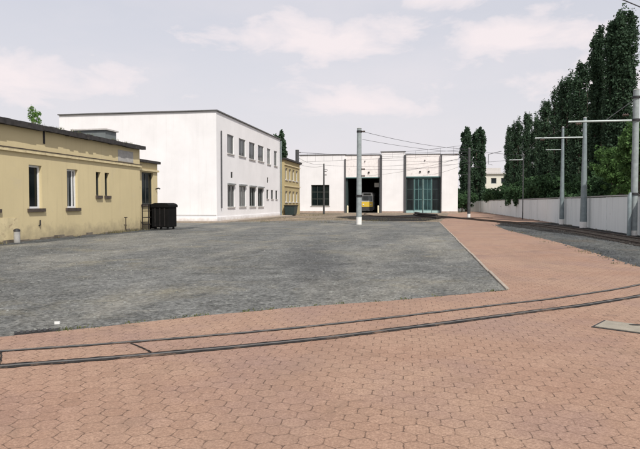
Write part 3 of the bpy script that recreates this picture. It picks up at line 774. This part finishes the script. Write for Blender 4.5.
mb.v = [tuple(p) for p in (a0 - nn, a1 - nn, a1 + nn, a0 + nn)] + [tuple(p + Vector((0, 0, 1.95))) for p in (a0 - nn, a1 - nn, a1 + nn, a0 + nn)]
mb.f = [(4, 5, 6, 7), (0, 1, 5, 4), (1, 2, 6, 5), (2, 3, 7, 6), (3, 0, 4, 7)]; mb.sm = [False] * 5
mb.build('end_panel', M['wallpanel'], t)

# ------------------------------------------------------------------ poles
def pole(x, y, h, r0, r1, mat, label, band=.5, group='overhead line poles', bandmat='white_band'):
    t = thing('line_pole', label, 'pole', (x, y, 0), group)
    m = MB(); m.tube([(x, y, band), (x, y, h)], [r0 * .98, r1], 14); m.build('shaft', M[mat], t)
    if band:
        b = MB(); b.tube([(x, y, -.1), (x, y, band)], [r0, r0], 14); b.build('painted_base', M[bandmat], t)
    c = MB(); c.tube([(x, y, h), (x, y, h + .05)], [r1 * 1.1, r1 * .7], 14); c.build('cap', M['concrete'], t)
    return t
def insul(t, x, y, z, dx, dy=0, n=3):
    L = .28
    m = MB(); d = Vector((dx, dy, 0)).normalized()
    p = Vector((x, y, z)); pts = []; rs = []
    for k_ in range(n):
        for s_, r_ in ((0, .03), (.3, .075), (.6, .075), (.9, .03)):
            pts.append(p + d * L * (k_ + s_) / n); rs.append(r_)
    m.tube(pts, rs, 10); m.build('insulator', M['insulator'], t)
p359 = pole(-4.47, 43.0, 7.1, .205, .17, 'pole_concrete', 'thick grey concrete pole with white base standing in mid yard', .55)
insul(p359, -4.3, 43, 6.88, 1); insul(p359, -4.3, 43, 4.1, 1); insul(p359, -4.3, 43, 3.6, 1)
b = MB(); b.tube([(-4.47, 43, 2.05), (-4.47, 43, 2.2)], .23, 14); b.build('clamp', M['iron'], p359)
b = MB(); b.tube([(-4.47, 43, 6.8), (-4.47, 43, 6.95)], .19, 14); b.build('clamp', M['iron'], p359)
p297 = pole(-17.9, 84.0, 9.4, .30, .26, 'pole_dark', 'tall dark steel mast at left corner of the white depot', 0)
insul(p297, -17.62, 84, 9.0, 1); insul(p297, -17.62, 84, 7.2, 1)
p324 = pole(-13.57, 82.0, 7.2, .14, .10, 'pole_dark', 'thin dark pole standing before the barred depot window', 0)
for z in (6.1, 5.6):
    insul(p324, -13.45, 82, z, 1)
b = MB(); b.tube([(-13.57, 82, 6.35), (-13.1, 82, 6.35), (-13.05, 82, 6.2)], .035, 8); b.build('bracket', M['iron'], p324)
p469 = pole(5.13, 63.7, 7.4, .17, .12, 'pole_dark', 'dark pole with slanted bracket and white foot beside red path', .45)
b = MB(); b.tube([(5.13, 63.7, 6.0), (4.1, 63.7, 6.75), (3.9, 63.7, 6.8)], .04, 8); b.tube([(5.13, 63.7, 6.1), (6.05, 63.7, 5.35)], .035, 8); b.tube([(5.13, 63.7, 4.6), (4.2, 63.7, 4.6)], .03, 8); b.tube([(5.13, 63.7, 5.4), (6.3, 63.7, 5.4)], .03, 8); b.build('bracket', M['iron'], p469)
insul(p469, 3.6, 63.7, 6.8, 1)
def arm(t, x0, x1, y, z, r=.05):
    m = MB(); m.tube([(x0, y, z), (x1, y, z)], r, 10); m.build('bracket_arm', M['arm'], t)
p562 = pole(10.40, 45.6, 7.2, .18, .085, 'pole_steel', 'slender galvanised pole furthest along the boundary wall before the trees', .4, 'catenary poles along the boundary wall')
arm(p562, 9.2, 10.36, 45.6, 5.55, .03)
p584 = pole(10.30, 39.4, 7.0, .22, .10, 'pole_steel', 'tapered galvanised pole with long bracket arm, middle one along the wall', .4, 'catenary poles along the boundary wall')
arm(p584, 7.28, 10.25, 39.4, 5.77)
insul(p584, 7.6, 39.4, 5.66, 1)
p632 = pole(10.36, 30.7, 7.1, .165, .135, 'pole_concrete', 'nearest boundary wall pole, doubled by a strut and holding bracket arm', .25, 'catenary poles along the boundary wall')
m = MB(); m.tube([(10.10, 30.55, -.1), (10.10, 30.55, 1.9), (10.15, 30.6, 2.1)], [.10, .10, .06], 10); m.build('strut', M['pole_steel'], p632)
arm(p632, 7.25, 10.28, 30.7, 5.63)
insul(p632, 7.6, 30.7, 5.52, 1); insul(p632, 9.75, 30.7, 5.9, 1)
b = MB(); b.tube([(10.36, 30.7, 6.7), (9.0, 30.7, 5.68)], .018, 6); b.build('stay_wire', M['wire'], p632)
for z in (2.0, 5.6, 6.7):
    b = MB(); b.tube([(10.36, 30.7, z), (10.36, 30.7, z + .1)], .2, 14); b.build('clamp', M['iron'], p632)
pfar = pole(9.85, 59.0, 6.3, .06, .045, 'pole_dark', 'thin dark pole with pale arm half lost against the dark trees', 0, 'catenary poles along the boundary wall')
arm(pfar, 8.55, 9.8, 59.0, 5.78, .05)

# ------------------------------------------------------------------ wires
def wire(a, b, sag, label, r=.014, drops=None, n=14):
    a, b = Vector(a), Vector(b)
    pts = [a.lerp(b, i / n) - Vector((0, 0, sag * 4 * (i / n) * (1 - i / n))) for i in range(n + 1)]
    m = MB(); m.tube(pts, r, 5)
    if drops:
        lo_a, lo_b = Vector(drops[0]), Vector(drops[1])
        m.tube([lo_a, lo_b], r, 5)
        for i in range(1, n):
            q = lo_a.lerp(lo_b, i / n); m.tube([pts[i], q], r * .7, 4)
    o = m.build('overhead_wire', M['wire'])
    recenter(o, a); tag(o, label, 'wire', 'overhead wires')
W = [
    ((-17.6, 84, 9.1), (5.13, 63.9, 7.35), .5, 'upper span wire from dark mast past the depot roof edge to pole by path', .016),
    ((-17.6, 84, 8.2), (-13.57, 82, 7.1), .35, 'sagging wire from upper part of dark mast down to thin window pole', .018),
    ((-4.25, 43, 6.3), (5.1, 63.6, 7.0), .2, 'second slack wire just below the top of concrete pole', .014),
    ((-17.3, 84, 7.2), (-13.5, 82, 6.9), .25, 'short low wire between dark mast and thin pole', .016),
    ((-4.25, 43, 6.88), (5.1, 63.6, 7.3), .25, 'slack wire from top of concrete pole to path pole', .016),
    ((-4.25, 43, 4.1), (5.1, 63.6, 6.0), .3, 'lower wire from concrete pole to bracket on path pole', .012),
    ((-13.4, 82, 7.0), (5.1, 63.8, 6.4), .5, 'cross span wire passing white middle pier toward the path pole', .014),
    ((5.2, 63.7, 6.0), (8.55, 59, 5.8), .12, 'wire from path pole bracket to the faint pole arm', .014),
    ((5.2, 63.7, 7.3), (9.85, 59, 6.3), .15, 'upper wire from path pole top toward the faint dark pole', .014),
    ((7.45, 39.4, 5.72), (8.6, 59, 5.75), .25, 'contact wire from middle pole arm back to the faint pole', .012),
    ((7.45, 30.7, 5.58), (7.45, 39.4, 5.72), .1, 'contact wire between the two long bracket arms', .012),
    ((-1, 8.18, 6), (10.1, 19.68, 6), .0, 'thick dark wire crossing the top right corner of sky', .013),
    ((5.1, 63.7, 5.9), (.43, 92, 5.9), .3, 'contact wire leading from path pole to the glazed depot door', .014),
    ((5.0, 63.7, 6.6), (-8.6, 92, 5.9), .4, 'contact wire leading from path pole to the open depot door', .014),
]
for w_ in W: wire(*w_)
wire((-6.2, 91.6, 8.9), (-2.2, 91.6, 8.9), .05, 'short wire stretched across the white middle pier', .016)
wire((-2.3, 91.6, 8.1), (5.6, 91.6, 8.1), .1, 'wire stretched across the right door bay and pier', .016)
wire((-17.6, 84, 9.0), (5.1, 66, 8.0), .55, 'long span wire with droppers hanging before the depot facade', .016, drops=((-17.6, 84, 7.6), (5.1, 66, 6.9)), n=16)
# small pantograph-like dropper loop
m = MB(); m.tube([(6.9, 62, 6.6), (7.3, 62, 6.7), (8.2, 62, 6.9)], .03, 6); m.tube([(6.9, 62, 6.6), (6.9, 62, 5.6), (7.3, 62, 5.5)], .022, 6)
o = m.build('line_hanger', M['wire']); recenter(o, (7.3, 62, 6)); tag(o, 'small bent hanger fitting on wires left of the tree row', 'wire hanger')
m = MB(); m.tube([(8.35, 60.5, 6.98), (8.2, 62, 6.9)], .012, 5)

# ------------------------------------------------------------------ small ground objects
def rot_box(mb, c, ang, hx, hy, z0, z1):
    ca, sa = math.cos(ang), math.sin(ang); i = len(mb.v)
    P = [(c[0] + x * ca - y * sa, c[1] + x * sa + y * ca) for x, y in ((-hx, -hy), (hx, -hy), (hx, hy), (-hx, hy))]
    mb.v += [(p[0], p[1], z0) for p in P] + [(p[0], p[1], z1) for p in P]
    for q in ((4, 5, 6, 7), (0, 1, 5, 4), (1, 2, 6, 5), (2, 3, 7, 6), (3, 0, 4, 7)): mb.f.append(tuple(i + k for k in q)); mb.sm.append(False)
ang = math.atan2(-.29, .47)
u = Vector((math.cos(ang), math.sin(ang))); v = Vector((-u.y, u.x))
c0 = Vector((2.20, 7.88)) + u * .42 + v * .26
t = thing('manhole_cover', 'rectangular concrete cover with dark slot let into red paving at right', 'manhole cover', (c0.x, c0.y, 0))
mb = MB(); rot_box(mb, c0, ang, .44, .28, -.02, .014); mb.build('frame', M['iron'], t)
mb = MB(); rot_box(mb, c0, ang, .405, .25, 0, .022); mb.build('cover', M['cover_concrete'], t)
mb = MB(); cs = Vector((2.765, 8.05))
n = 14; pts = []
for j in range(n):
    a = 2 * math.pi * j / n; pts.append(cs + Vector((.98, .17)) * (.09 * math.cos(a)) + Vector((-.17, .98)) * (.045 * math.sin(a)))
mb.v = [(p.x, p.y, .0255) for p in pts]; mb.f = [tuple(range(n))]; mb.sm = [False]; mb.build('lifting_slot', M['groove'], t)
t = thing('drain_grate', 'black slotted iron drain grate at front edge of gravel', 'drain', (-4.7, 6.42, 0))
mb = MB(); an = math.atan2(.6, .75)
for k_ in range(7):
    c = Vector((-4.86, 6.30)) + Vector((math.cos(an), math.sin(an))) * (.064 * k_); rot_box(mb, c, an, .016, .075, 0, .022)
mb.build('bars', M['iron'], t)
mb = MB(); rot_box(mb, (-4.67, 6.455), an, .25, .085, -.02, .008); mb.build('frame', M['groove'], t)
mb = MB(); rot_box(mb, (-4.72, 6.92), .4, .032, .022, .002, .03); mb.v[4] = (mb.v[4][0], mb.v[4][1], .04)
o = mb.build('paper_scrap', M['litter']); recenter(o, (-4.72, 6.92, 0)); tag(o, 'white crumpled paper scrap lying on grey gravel', 'litter')

# loose stones on the gravel and weeds (uncountable)
def stones(name, n, sampler, smin, smax, mat):
    V = []; F = []
    for i in range(n):
        x, y = sampler(); s_ = random.uniform(smin, smax) * (.6 + random.random() ** 3)
        a = random.uniform(0, 6.28); i0 = len(V)
        for j in range(5):
            q = a + j * 1.2566; rr_ = s_ * random.uniform(.7, 1.1); V.append((x + math.cos(q) * rr_, y + math.sin(q) * rr_, 0))
        V.append((x + random.uniform(-.3, .3) * s_, y + random.uniform(-.3, .3) * s_, s_ * random.uniform(.5, .9)))
        F += [(i0 + j, i0 + (j + 1) % 5, i0 + 5) for j in range(5)]
    mb = MB(); mb.v = V; mb.f = F; mb.sm = [False] * len(F)
    return mb.build(name, mat, kind='stuff')
def inside(x, y, poly):
    c = False; j = len(poly) - 1
    for i in range(len(poly)):
        a, b_ = poly[i], poly[j]
        if (a[1] > y) != (b_[1] > y) and x < (b_[0] - a[0]) * (y - a[1]) / (b_[1] - a[1]) + a[0]: c = not c
        j = i
    return c
def samp_poly(poly, f):
    def g_():
        while True:
            x, y = f()
            if inside(x, y, poly): return x, y
    return g_
stones('gravel_stones', 9000, samp_poly(yard, lambda: (random.uniform(-15, 1.6), 5.5 + 26 * random.random() ** 1.6)), .008, .03, gravel_mat('loose_stone', (.12, .125, .12), (.17, .175, .165), (.24, .24, .22)))
stones('ballast_stones', 7000, samp_poly(bal, lambda: (random.uniform(4.9, 10.6), 13 + 35 * random.random() ** 1.3)), .015, .042, M['ballast'])

def grass(name, spots, mat, hmin, hmax, per):
    V = []; F = []
    for (x, y, sp, z0) in spots:
        for _ in range(per):
            px, py = x + random.gauss(0, sp), y + random.gauss(0, sp); h = random.uniform(hmin, hmax); a = random.uniform(0, 6.28); w_ = random.uniform(.006, .014) * (1 + h * 2)
            lx, ly = random.gauss(0, .35) * h, random.gauss(0, .35) * h; i = len(V)
            V += [(px - math.cos(a) * w_, py - math.sin(a) * w_, z0), (px + math.cos(a) * w_, py + math.sin(a) * w_, z0), (px + lx, py + ly, z0 + h)]; F.append((i, i + 1, i + 2))
    mb = MB(); mb.v = V; mb.f = F; mb.sm = [False] * len(F); return mb.build(name, mat, kind='stuff')
sp = [(X0 + random.uniform(.05, .5), random.uniform(14, 32), .12, 0) for _ in range(26)] + [(X0 + .2, random.uniform(28.5, 31.8), .12, 0) for _ in range(14)]
grass('weeds', sp, M['leaf_dry'], .03, .2, 18)
sp = [(random.uniform(-15, 1.3), random.uniform(46, 62), .5, 0) for _ in range(80)] + [(random.uniform(-19, -12), random.uniform(70, 90), .5, 0) for _ in range(50)]
grass('dry_grass', sp, M['leaf_dry'], .03, .12, 34)
sp = [(X0 + random.uniform(.0, .2), random.uniform(13, 32), .1, 4.93) for _ in range(22)]
grass('roof_moss', sp, M['leaf_weed'], .03, .16, 20)
sp = []
for q in range(26):
    i = random.randrange(len(front) - 1); f_ = random.random(); a, b_ = front[i], front[i + 1]
    sp.append((a[0] + (b_[0] - a[0]) * f_, a[1] + (b_[1] - a[1]) * f_ + .05, .06, 0))
grass('edge_grass', sp, M['leaf_weed'], .01, .035, 12)
sp = [(random.uniform(5.0, 5.5), random.uniform(14, 40), .1, 0) for _ in range(22)] + [(10.55, random.uniform(14, 100), .08, 0) for _ in range(90)]
grass('wall_weeds', sp, M['leaf_dry'], .02, .10, 12)

# ------------------------------------------------------------------ trees
def leaves(centres, radii, per, size, seed, stretch=1.0):
    """leaf quads scattered through clumps; returns verts/faces"""
    r = np.random.default_rng(seed)
    C = np.repeat(np.asarray(centres), per, 0); Rr = np.repeat(np.asarray(radii), per, 0)
    n = len(C)
    d = r.normal(size=(n, 3)); d /= np.linalg.norm(d, axis=1)[:, None]
    P = C + d * (r.random((n, 1)) ** .45) * Rr
    a = r.normal(size=(n, 3)); a[:, 2] += .2; a /= np.linalg.norm(a, axis=1)[:, None]
    b = np.cross(a, r.normal(size=(n, 3))); b /= np.linalg.norm(b, axis=1)[:, None]
    s = size * r.uniform(.6, 1.25, (n, 1))
    a = a * s * stretch; b = b * s * .62
    V = np.stack([P - a, P + b - a * .1, P + a, P - b - a * .1], 1).reshape(-1, 3)
    F = np.arange(4 * n).reshape(-1, 4)
    return V, F
def mesh_np(name, V, F, mat, parent, off=(0, 0, 0)):
    me = bpy.data.meshes.new(name); V = np.asarray(V, dtype=np.float32)
    nv, nf = len(V), len(F)
    me.vertices.add(nv); me.vertices.foreach_set('co', V.ravel())
    me.loops.add(nf * 4); me.loops.foreach_set('vertex_index', np.asarray(F, dtype=np.int32).ravel())
    me.polygons.add(nf); me.polygons.foreach_set('loop_start', np.arange(0, nf * 4, 4, dtype=np.int32))
    me.update(calc_edges=True); me.validate(); me.materials.append(mat)
    o = bpy.data.objects.new(name, me); COL.objects.link(o); o.parent = parent; WORLD_POS[o] = WORLD_POS[parent]
    return o
def poplar(seed, h, r, spires, label, loc, leaf='leaf_poplar', per=44, size=.105, group='poplars behind the boundary wall', dens=1.0, low=.06):
    rr_ = np.random.default_rng(seed)
    t = thing('poplar_tree', label, 'tree', loc, group)
    L = Vector(loc)
    tr = MB(); tr.tube([L + Vector((0, 0, -.3)), L + Vector((.05, 0, h * .3)), L + Vector((0, .05, h * .7)), L + Vector((0, 0, h * .93))], [.30, .22, .12, .03], 9)
    C = []; Rd = []
    for k_ in range(spires):
        a = 2 * math.pi * k_ / spires + rr_.uniform(-.4, .4)
        off = r * (0 if k_ == 0 else rr_.uniform(.45, .72)); hh = h * (1 if k_ == 0 else rr_.uniform(.80, 1.0)); rad = r * rr_.uniform(.38, .5)
        bx, by = off * math.cos(a), off * math.sin(a)
        if k_: tr.tube([L + Vector((0, 0, h * .06)), L + Vector((bx * .8, by * .8, hh * .3)), L + Vector((bx, by, hh * .65)), L + Vector((bx, by, hh * .92))], [.12, .10, .06, .02], 6)
        n = int(hh * 7.5 * dens)
        for _ in range(n):
            z = rr_.uniform(low, 1); prof = min(1, (1 - z) * 8 + .2) ** .7 * min(1, .6 + z * 2.4)
            q = rr_.uniform(0, 6.28); d = rad * prof * rr_.uniform(.25, 1.0)
            C.append((bx + d * math.cos(q), by + d * math.sin(q), z * hh)); e = rr_.uniform(.16, .36)
            Rd.append((e, e, e * rr_.uniform(1.4, 2.4)))
    tr.build('trunk', M['bark'], t)
    V, F = leaves(C, Rd, per, size, seed + 50)
    mesh_np('crown', V, F, M[leaf], t)
    return t
pa = poplar(1, 15.9, 1.05, 9, 'tallest dark poplar, its ragged top nearest the upper right corner', (14.75, 47, 0), dens=1.25)
pb = poplar(2, 15.7, .66, 6, 'tall slim dark poplar directly left of the tallest poplar', (14.2, 50.4, 0), dens=1.3)
pc = poplar(3, 14.2, .95, 5, 'broad poplar third step down along the row behind the wall', (14.0, 59, 0))
pd = poplar(4, 13.0, .95, 5, 'many-topped poplar in the middle of the descending row', (14.0, 68.6, 0))
spots = [
    (pd, (14.0, 55.0, 0), 2.0, 1.08, 'poplar filling the notch just left of the tall slim one'),
    (pc, (14.2, 63.8, 0), .7, 1.0, 'poplar fourth step down along the row behind the wall'),
    (pc, (14.0, 75, 0), 1.7, .89, 'poplar just left of the many-topped one'),
    (pd, (14.0, 82, 0), 3.1, 1.05, 'bushy poplar toward the far left end of the row'),
    (pc, (14.1, 89, 0), .4, 1.0, 'poplar next to last at the low left end of the row'),
    (pd, (14.0, 97, 0), 2.4, 1.06, 'last poplar of the row, nearest the distant white house'),
    (pd, (16.5, 66, 0), 1.3, .82, 'poplar standing a little behind the fourth step of the row'),
    (pc, (16.6, 78, 0), 5.0, .78, 'poplar behind the bushy far left ones'),
    (pd, (16.4, 57, 0), 4.0, .80, 'poplar half hidden behind the third step of the row'),
    (pd, (16.4, 48.5, 0), 5.2, .62, 'short poplar low behind the nearest pole at right frame edge'),
    (pc, (16.2, 52, 0), 3.6, .80, 'poplar hidden low behind the tall pair'),
]
for src, loc, rz, sc, lab in spots: dup(src, loc, lab, rz, (sc * .95, sc * .95, sc))
pp = poplar(9, 15.4, 1.3, 6, 'left one of two poplars standing beyond the depot corner', (8.6, 112, 0), group='pair of poplars beyond the depot', size=.2)
dup(pp, (10.9, 113, 0), 'right one of two poplars standing beyond the depot corner', 2.1, (.95, .95, 1.0))
pv = poplar(12, 12.2, 1.15, 6, 'dark green tree showing above roof behind the white block', (-20.5, 84.5, 0), group='tree behind the white block', size=.2)
del pv['group']

def broadleaf(name, seed, loc, ext, n, per, size, leaf, label, trunk_h, group, cat='tree'):
    rr_ = np.random.default_rng(seed)
    t = thing(name, label, cat, loc, group); L = Vector(loc)
    C = []; Rd = []
    lobes = [(rr_.uniform(-.55, .55) * ext[0], rr_.uniform(-.55, .55) * ext[1], rr_.uniform(-.5, .6) * ext[2], rr_.uniform(.4, .65)) for _ in range(8)]
    for _ in range(n):
        lx, ly, lz, ls = lobes[rr_.integers(8)]
        d = rr_.normal(size=3); d /= np.linalg.norm(d); q = rr_.uniform(.55, 1.05)
        z = lz + d[2] * ext[2] * ls * q
        C.append((lx + d[0] * ext[0] * ls * q, ly + d[1] * ext[1] * ls * q, max(.25, trunk_h + ext[2] + z)))
        e = rr_.uniform(.18, .42); Rd.append((e, e, e * .8))
    tr = MB(); tr.tube([L + Vector((0, 0, -.2)), L + Vector((.06, 0, trunk_h * .6)), L + Vector((0, 0, trunk_h + ext[2] * .9))], [.17, .13, .05], 8)
    for lx, ly, lz, ls in lobes[:6]:
        tr.tube([L + Vector((0, 0, trunk_h * .7)), L + Vector((lx * .5, ly * .5, trunk_h + ext[2] * .5)), L + Vector((lx, ly, max(.4, trunk_h + ext[2] + lz)))], [.08, .05, .02], 6)
    tr.build('trunk', M['bark'], t)
    V, F = leaves(C, Rd, per, size, seed + 9)
    mesh_np('crown', V, F, M[leaf], t)
    return t
ba = broadleaf('broadleaf_tree', 21, (12.9, 37, 0), (1.9, 1.8, 2.3), 420, 30, .11, 'leaf_bright', 'brighter green leafy tree behind wall between the two nearest poles', 1.6, 'light green trees behind the wall')
dup(ba, (13.6, 33.2, 0), 'brighter green leafy tree at right frame edge over the wall', 2.2, (.9, .9, .95))
dup(ba, (13.2, 41.5, 0), 'light green tree between middle and furthest wall poles', 4.0, (.95, .9, .85))
bb = broadleaf('bush', 31, (12.6, 45, 0), (1.7, 2.4, 1.6), 340, 28, .12, 'leaf_bush', 'dark bush rising over wall right of the furthest pole', .9, 'dark bushes behind the wall', 'bush')
bl = ['dark bush left of the furthest wall pole', 'dark bush over the wall below middle poplars', 'dark bush in the middle of the hedge row', 'low dark bush toward far end of hedge row', 'dark bush near the far end of the wall', 'last dark bush before the distant house', 'dark bush closing the wall end by the distant house', 'small dark bush beside the far wall end', 'dark bush beyond the depot corner at its right', 'dark bush between depot corner and wall end']
bp = [(12.5, 50, 1), (12.5, 55.5, 1.1), (12.4, 61, 1.05), (12.3, 67, 1), (12.4, 73.5, 1.15), (12.2, 80.5, 1.05), (12.2, 87.5, 1.0), (11.6, 95, .95), (8.6, 108, .9), (7.2, 104, .75)]
for i, ((x, y, s_), lab) in enumerate(zip(bp, bl)): dup(bb, (x, y, 0), lab, i * 1.3, (s_, s_, s_))
# sapling on the roof
t = thing('sapling', 'tiny bright green birch sapling growing out of the tar roof', 'sapling', (-17.0, 23.5, 4.86))
tr = MB(); L = Vector((-17.0, 23.5, 4.86)); tr.tube([L, L + Vector((0, -.08, .9))], [.014, .006], 5); tr.tube([L, L + Vector((0, .26, .7))], [.012, .005], 5); tr.build('stem', M['bark'], t)
C = []; Rd = []
for _ in range(30): C.append((random.uniform(-.12, .12), -.1 + random.uniform(-.13, .12), random.uniform(.3, 1.0))); Rd.append((.09, .09, .11))
for _ in range(20): C.append((random.uniform(-.1, .1), .27 + random.uniform(-.09, .09), random.uniform(.25, .85))); Rd.append((.07, .07, .10))
V, F = leaves(C, Rd, 22, .035, 77); mesh_np('crown', V, F, M['leaf_sapling'], t)
# creepers hanging over the wall
for (yy, ln, sd_, lab) in ((75.5, .75, 5, 'small creeper hanging over the wall coping, further of two'), (66.5, .55, 6, 'small creeper hanging over the wall coping, nearer of two')):
    t = thing('creeper', lab, 'plant', (10.6, yy, 1.95), 'creepers hanging over the boundary wall')
    C = [(-.06 + random.uniform(-.03, .03), random.uniform(-.25, .25) * (1 - k_ / 16), .12 - ln * k_ / 14) for k_ in range(15)]; Rd = [(.07, .14, .10)] * 15
    V, F = leaves(C, Rd, 20, .05, sd_); mesh_np('foliage', V, F, M['leaf_bush'], t)
    m = MB(); m.tube([(10.68, yy, 2.05), (10.56, yy, 2.06), (10.55, yy, 1.95 - ln)], [.02, .015, .006], 5); m.build('stem', M['bark'], t)

# distant house
t = thing('distant_house', 'pale flat-roofed house far off beyond the end of the wall', 'building', (17.5, 155, 0))
hs = []
for k_ in range(5):
    a = 12.6 + k_ * 2.4
    hs += [(a, a + 1.3, 6.4, 7.8), (a, a + 1.3, 3.2, 4.6)]
w = MB(); holed_wall(w, 'S', 150, 11.5, 25, 0, 8.8, hs, .25)
w.quad((11.5, 162, 0), (11.5, 150, 0), (11.5, 150, 8.8), (11.5, 162, 8.8)); w.quad((25, 150, 0), (25, 162, 0), (25, 162, 8.8), (25, 150, 8.8)); w.quad((25, 162, 0), (11.5, 162, 0), (11.5, 162, 8.8), (25, 162, 8.8))
w.build('wall', plain('distant_cream', (.66, .64, .56), .8, var=.06), t)
r_ = MB(); r_.box(11.2, 25.3, 149.6, 162.3, 8.8, 9.1); r_.box(15.5, 20, 152, 158, 9.1, 10.4); r_.build('roof', M['concrete_sill'], t)
for h in hs: window(t, 'S', 150, *h, depth=.25, fr=.12, frame='greyframe')
for i, (x, y, s_, lab) in enumerate(((12.6, 140, 1.5, 'bush left before the distant pale house'), (21.5, 138, 1.7, 'bush right before the distant pale house'), (6.5, 130, 1.4, 'bush seen between poplar pair and depot'))):
    dup(bb, (x, y, 0), lab, i * 2.0, (s_, s_, s_))

# ------------------------------------------------------------------ sky, sun, camera
EL, AZ = R(50), R(33)    # sun behind the camera and to its right
sd = Vector((math.sin(AZ) * math.cos(EL), -math.cos(AZ) * math.cos(EL), math.sin(EL)))
sun = bpy.data.lights.new('sun', 'SUN'); sun.energy = 3.2; sun.angle = R(.6); sun.color = (1, .955, .88)
so = bpy.data.objects.new('sun', sun); COL.objects.link(so); so.rotation_euler = sd.to_track_quat('Z', 'Y').to_euler(); so.location = (20, -20, 40)

Wd = bpy.data.worlds.new('World'); S.world = Wd; Wd.use_nodes = True
nt = Wd.node_tree; bg = nt.nodes['Background']
sky = nt.nodes.new('ShaderNodeTexSky'); sky.sky_type = 'NISHITA'; sky.sun_disc = False
sky.sun_elevation = EL; sky.sun_rotation = math.atan2(sd.x, sd.y); sky.air_density = 1.0; sky.dust_density = 3.0; sky.ozone_density = 1.0
tc = nt.nodes.new('ShaderNodeTexCoord').outputs['Generated']
sx = nt.nodes.new('ShaderNodeSeparateXYZ'); nt.links.new(tc, sx.inputs[0])
zc = math_node(nt, 'ADD', math_node(nt, 'MAXIMUM', sx.outputs['Z'], 0), .16)
cb = nt.nodes.new('ShaderNodeCombineXYZ')
nt.links.new(math_node(nt, 'DIVIDE', sx.outputs['X'], zc), cb.inputs[0]); nt.links.new(math_node(nt, 'DIVIDE', sx.outputs['Y'], zc), cb.inputs[1])
cl = noise(nt, mapping(nt, cb.outputs[0], (1, 1, 1), (0, 0, 0), (1.7, .4, 0)), 1.0, 7, .55, .25)
az = math_node(nt, 'ARCTAN2', sx.outputs['X'], sx.outputs['Y']); el = math_node(nt, 'ARCSINE', sx.outputs['Z'])
puff = noise(nt, mapping(nt, tc, (1, 1, 2.2)), 9, 7, .58, .3)
tot = None
# cumulus banks: azimuth, elevation, half width, half height (degrees)
for a0, e0, w0, h0 in ((-8.5, 15.0, 11, 3.0), (7.8, 14.8, 8, 2.6), (-35, 10.5, 10, 2.6), (4, 18.8, 6, 2.0), (-42, 22, 14, 4), (-6, 9.5, 9, 2.0), (16, 10.5, 7, 2.2), (40, 20, 16, 4), (-75, 15, 20, 5), (80, 14, 20, 5)):
    dx = math_node(nt, 'DIVIDE', math_node(nt, 'SUBTRACT', az, R(a0)), R(w0))
    dy = math_node(nt, 'DIVIDE', math_node(nt, 'SUBTRACT', el, R(e0)), R(h0))
    # flatter base: squash distances below the middle
    dy = math_node(nt, 'MAXIMUM', dy, math_node(nt, 'MULTIPLY', dy, -1.6))
    d2 = math_node(nt, 'SQRT', math_node(nt, 'ADD', math_node(nt, 'MULTIPLY', dx, dx), math_node(nt, 'MULTIPLY', dy, dy)))
    m_ = math_node(nt, 'SUBTRACT', 1.0, d2)
    tot = m_ if tot is None else math_node(nt, 'MAXIMUM', tot, m_)
dens = math_node(nt, 'ADD', tot, math_node(nt, 'MULTIPLY', math_node(nt, 'SUBTRACT', puff, .5), 3.2))
bank = ramp(nt, dens, [(.02, 0), (.3, .5), (.85, 1)])
veil = mix(nt, .80, sky.outputs[0], (5.7, 5.62, 6.0))            # thin high haze over the blue
low = ramp(nt, el, [(.0, 1), (.30, 0)])
veil = mix(nt, low, veil, (6.15, 5.9, 6.12))
thin = ramp(nt, cl, [(.45, 0), (.70, .45)])
skyc = mix(nt, thin, veil, (6.3, 5.95, 6.2))
skyc = mix(nt, math_node(nt, 'MULTIPLY', bank, .95), skyc, (7.0, 6.35, 6.45))
nt.links.new(skyc, bg.inputs['Color']); bg.inputs['Strength'].default_value = .1

cam = bpy.data.cameras.new('camera'); co = bpy.data.objects.new('camera', cam); COL.objects.link(co)
f = 580; pitch = math.atan((224.5 - 203) / f); yaw = math.atan(100 / 580)
cam.sensor_width = 36; cam.lens = 36 * f / 640; cam.clip_end = 6000; cam.clip_start = .05
co.location = (0, 0, 1.6); co.rotation_euler = (math.pi / 2 - pitch, 0, yaw)
S.camera = co
S.view_settings.view_transform = 'Standard'; S.view_settings.look = 'None'; S.view_settings.gamma = 1; S.view_settings.use_curve_mapping = False
S.view_settings.exposure = .42
S.render.resolution_x = 1024; S.render.resolution_y = 718
S.cycles.max_bounces = 6; S.cycles.use_denoising = True
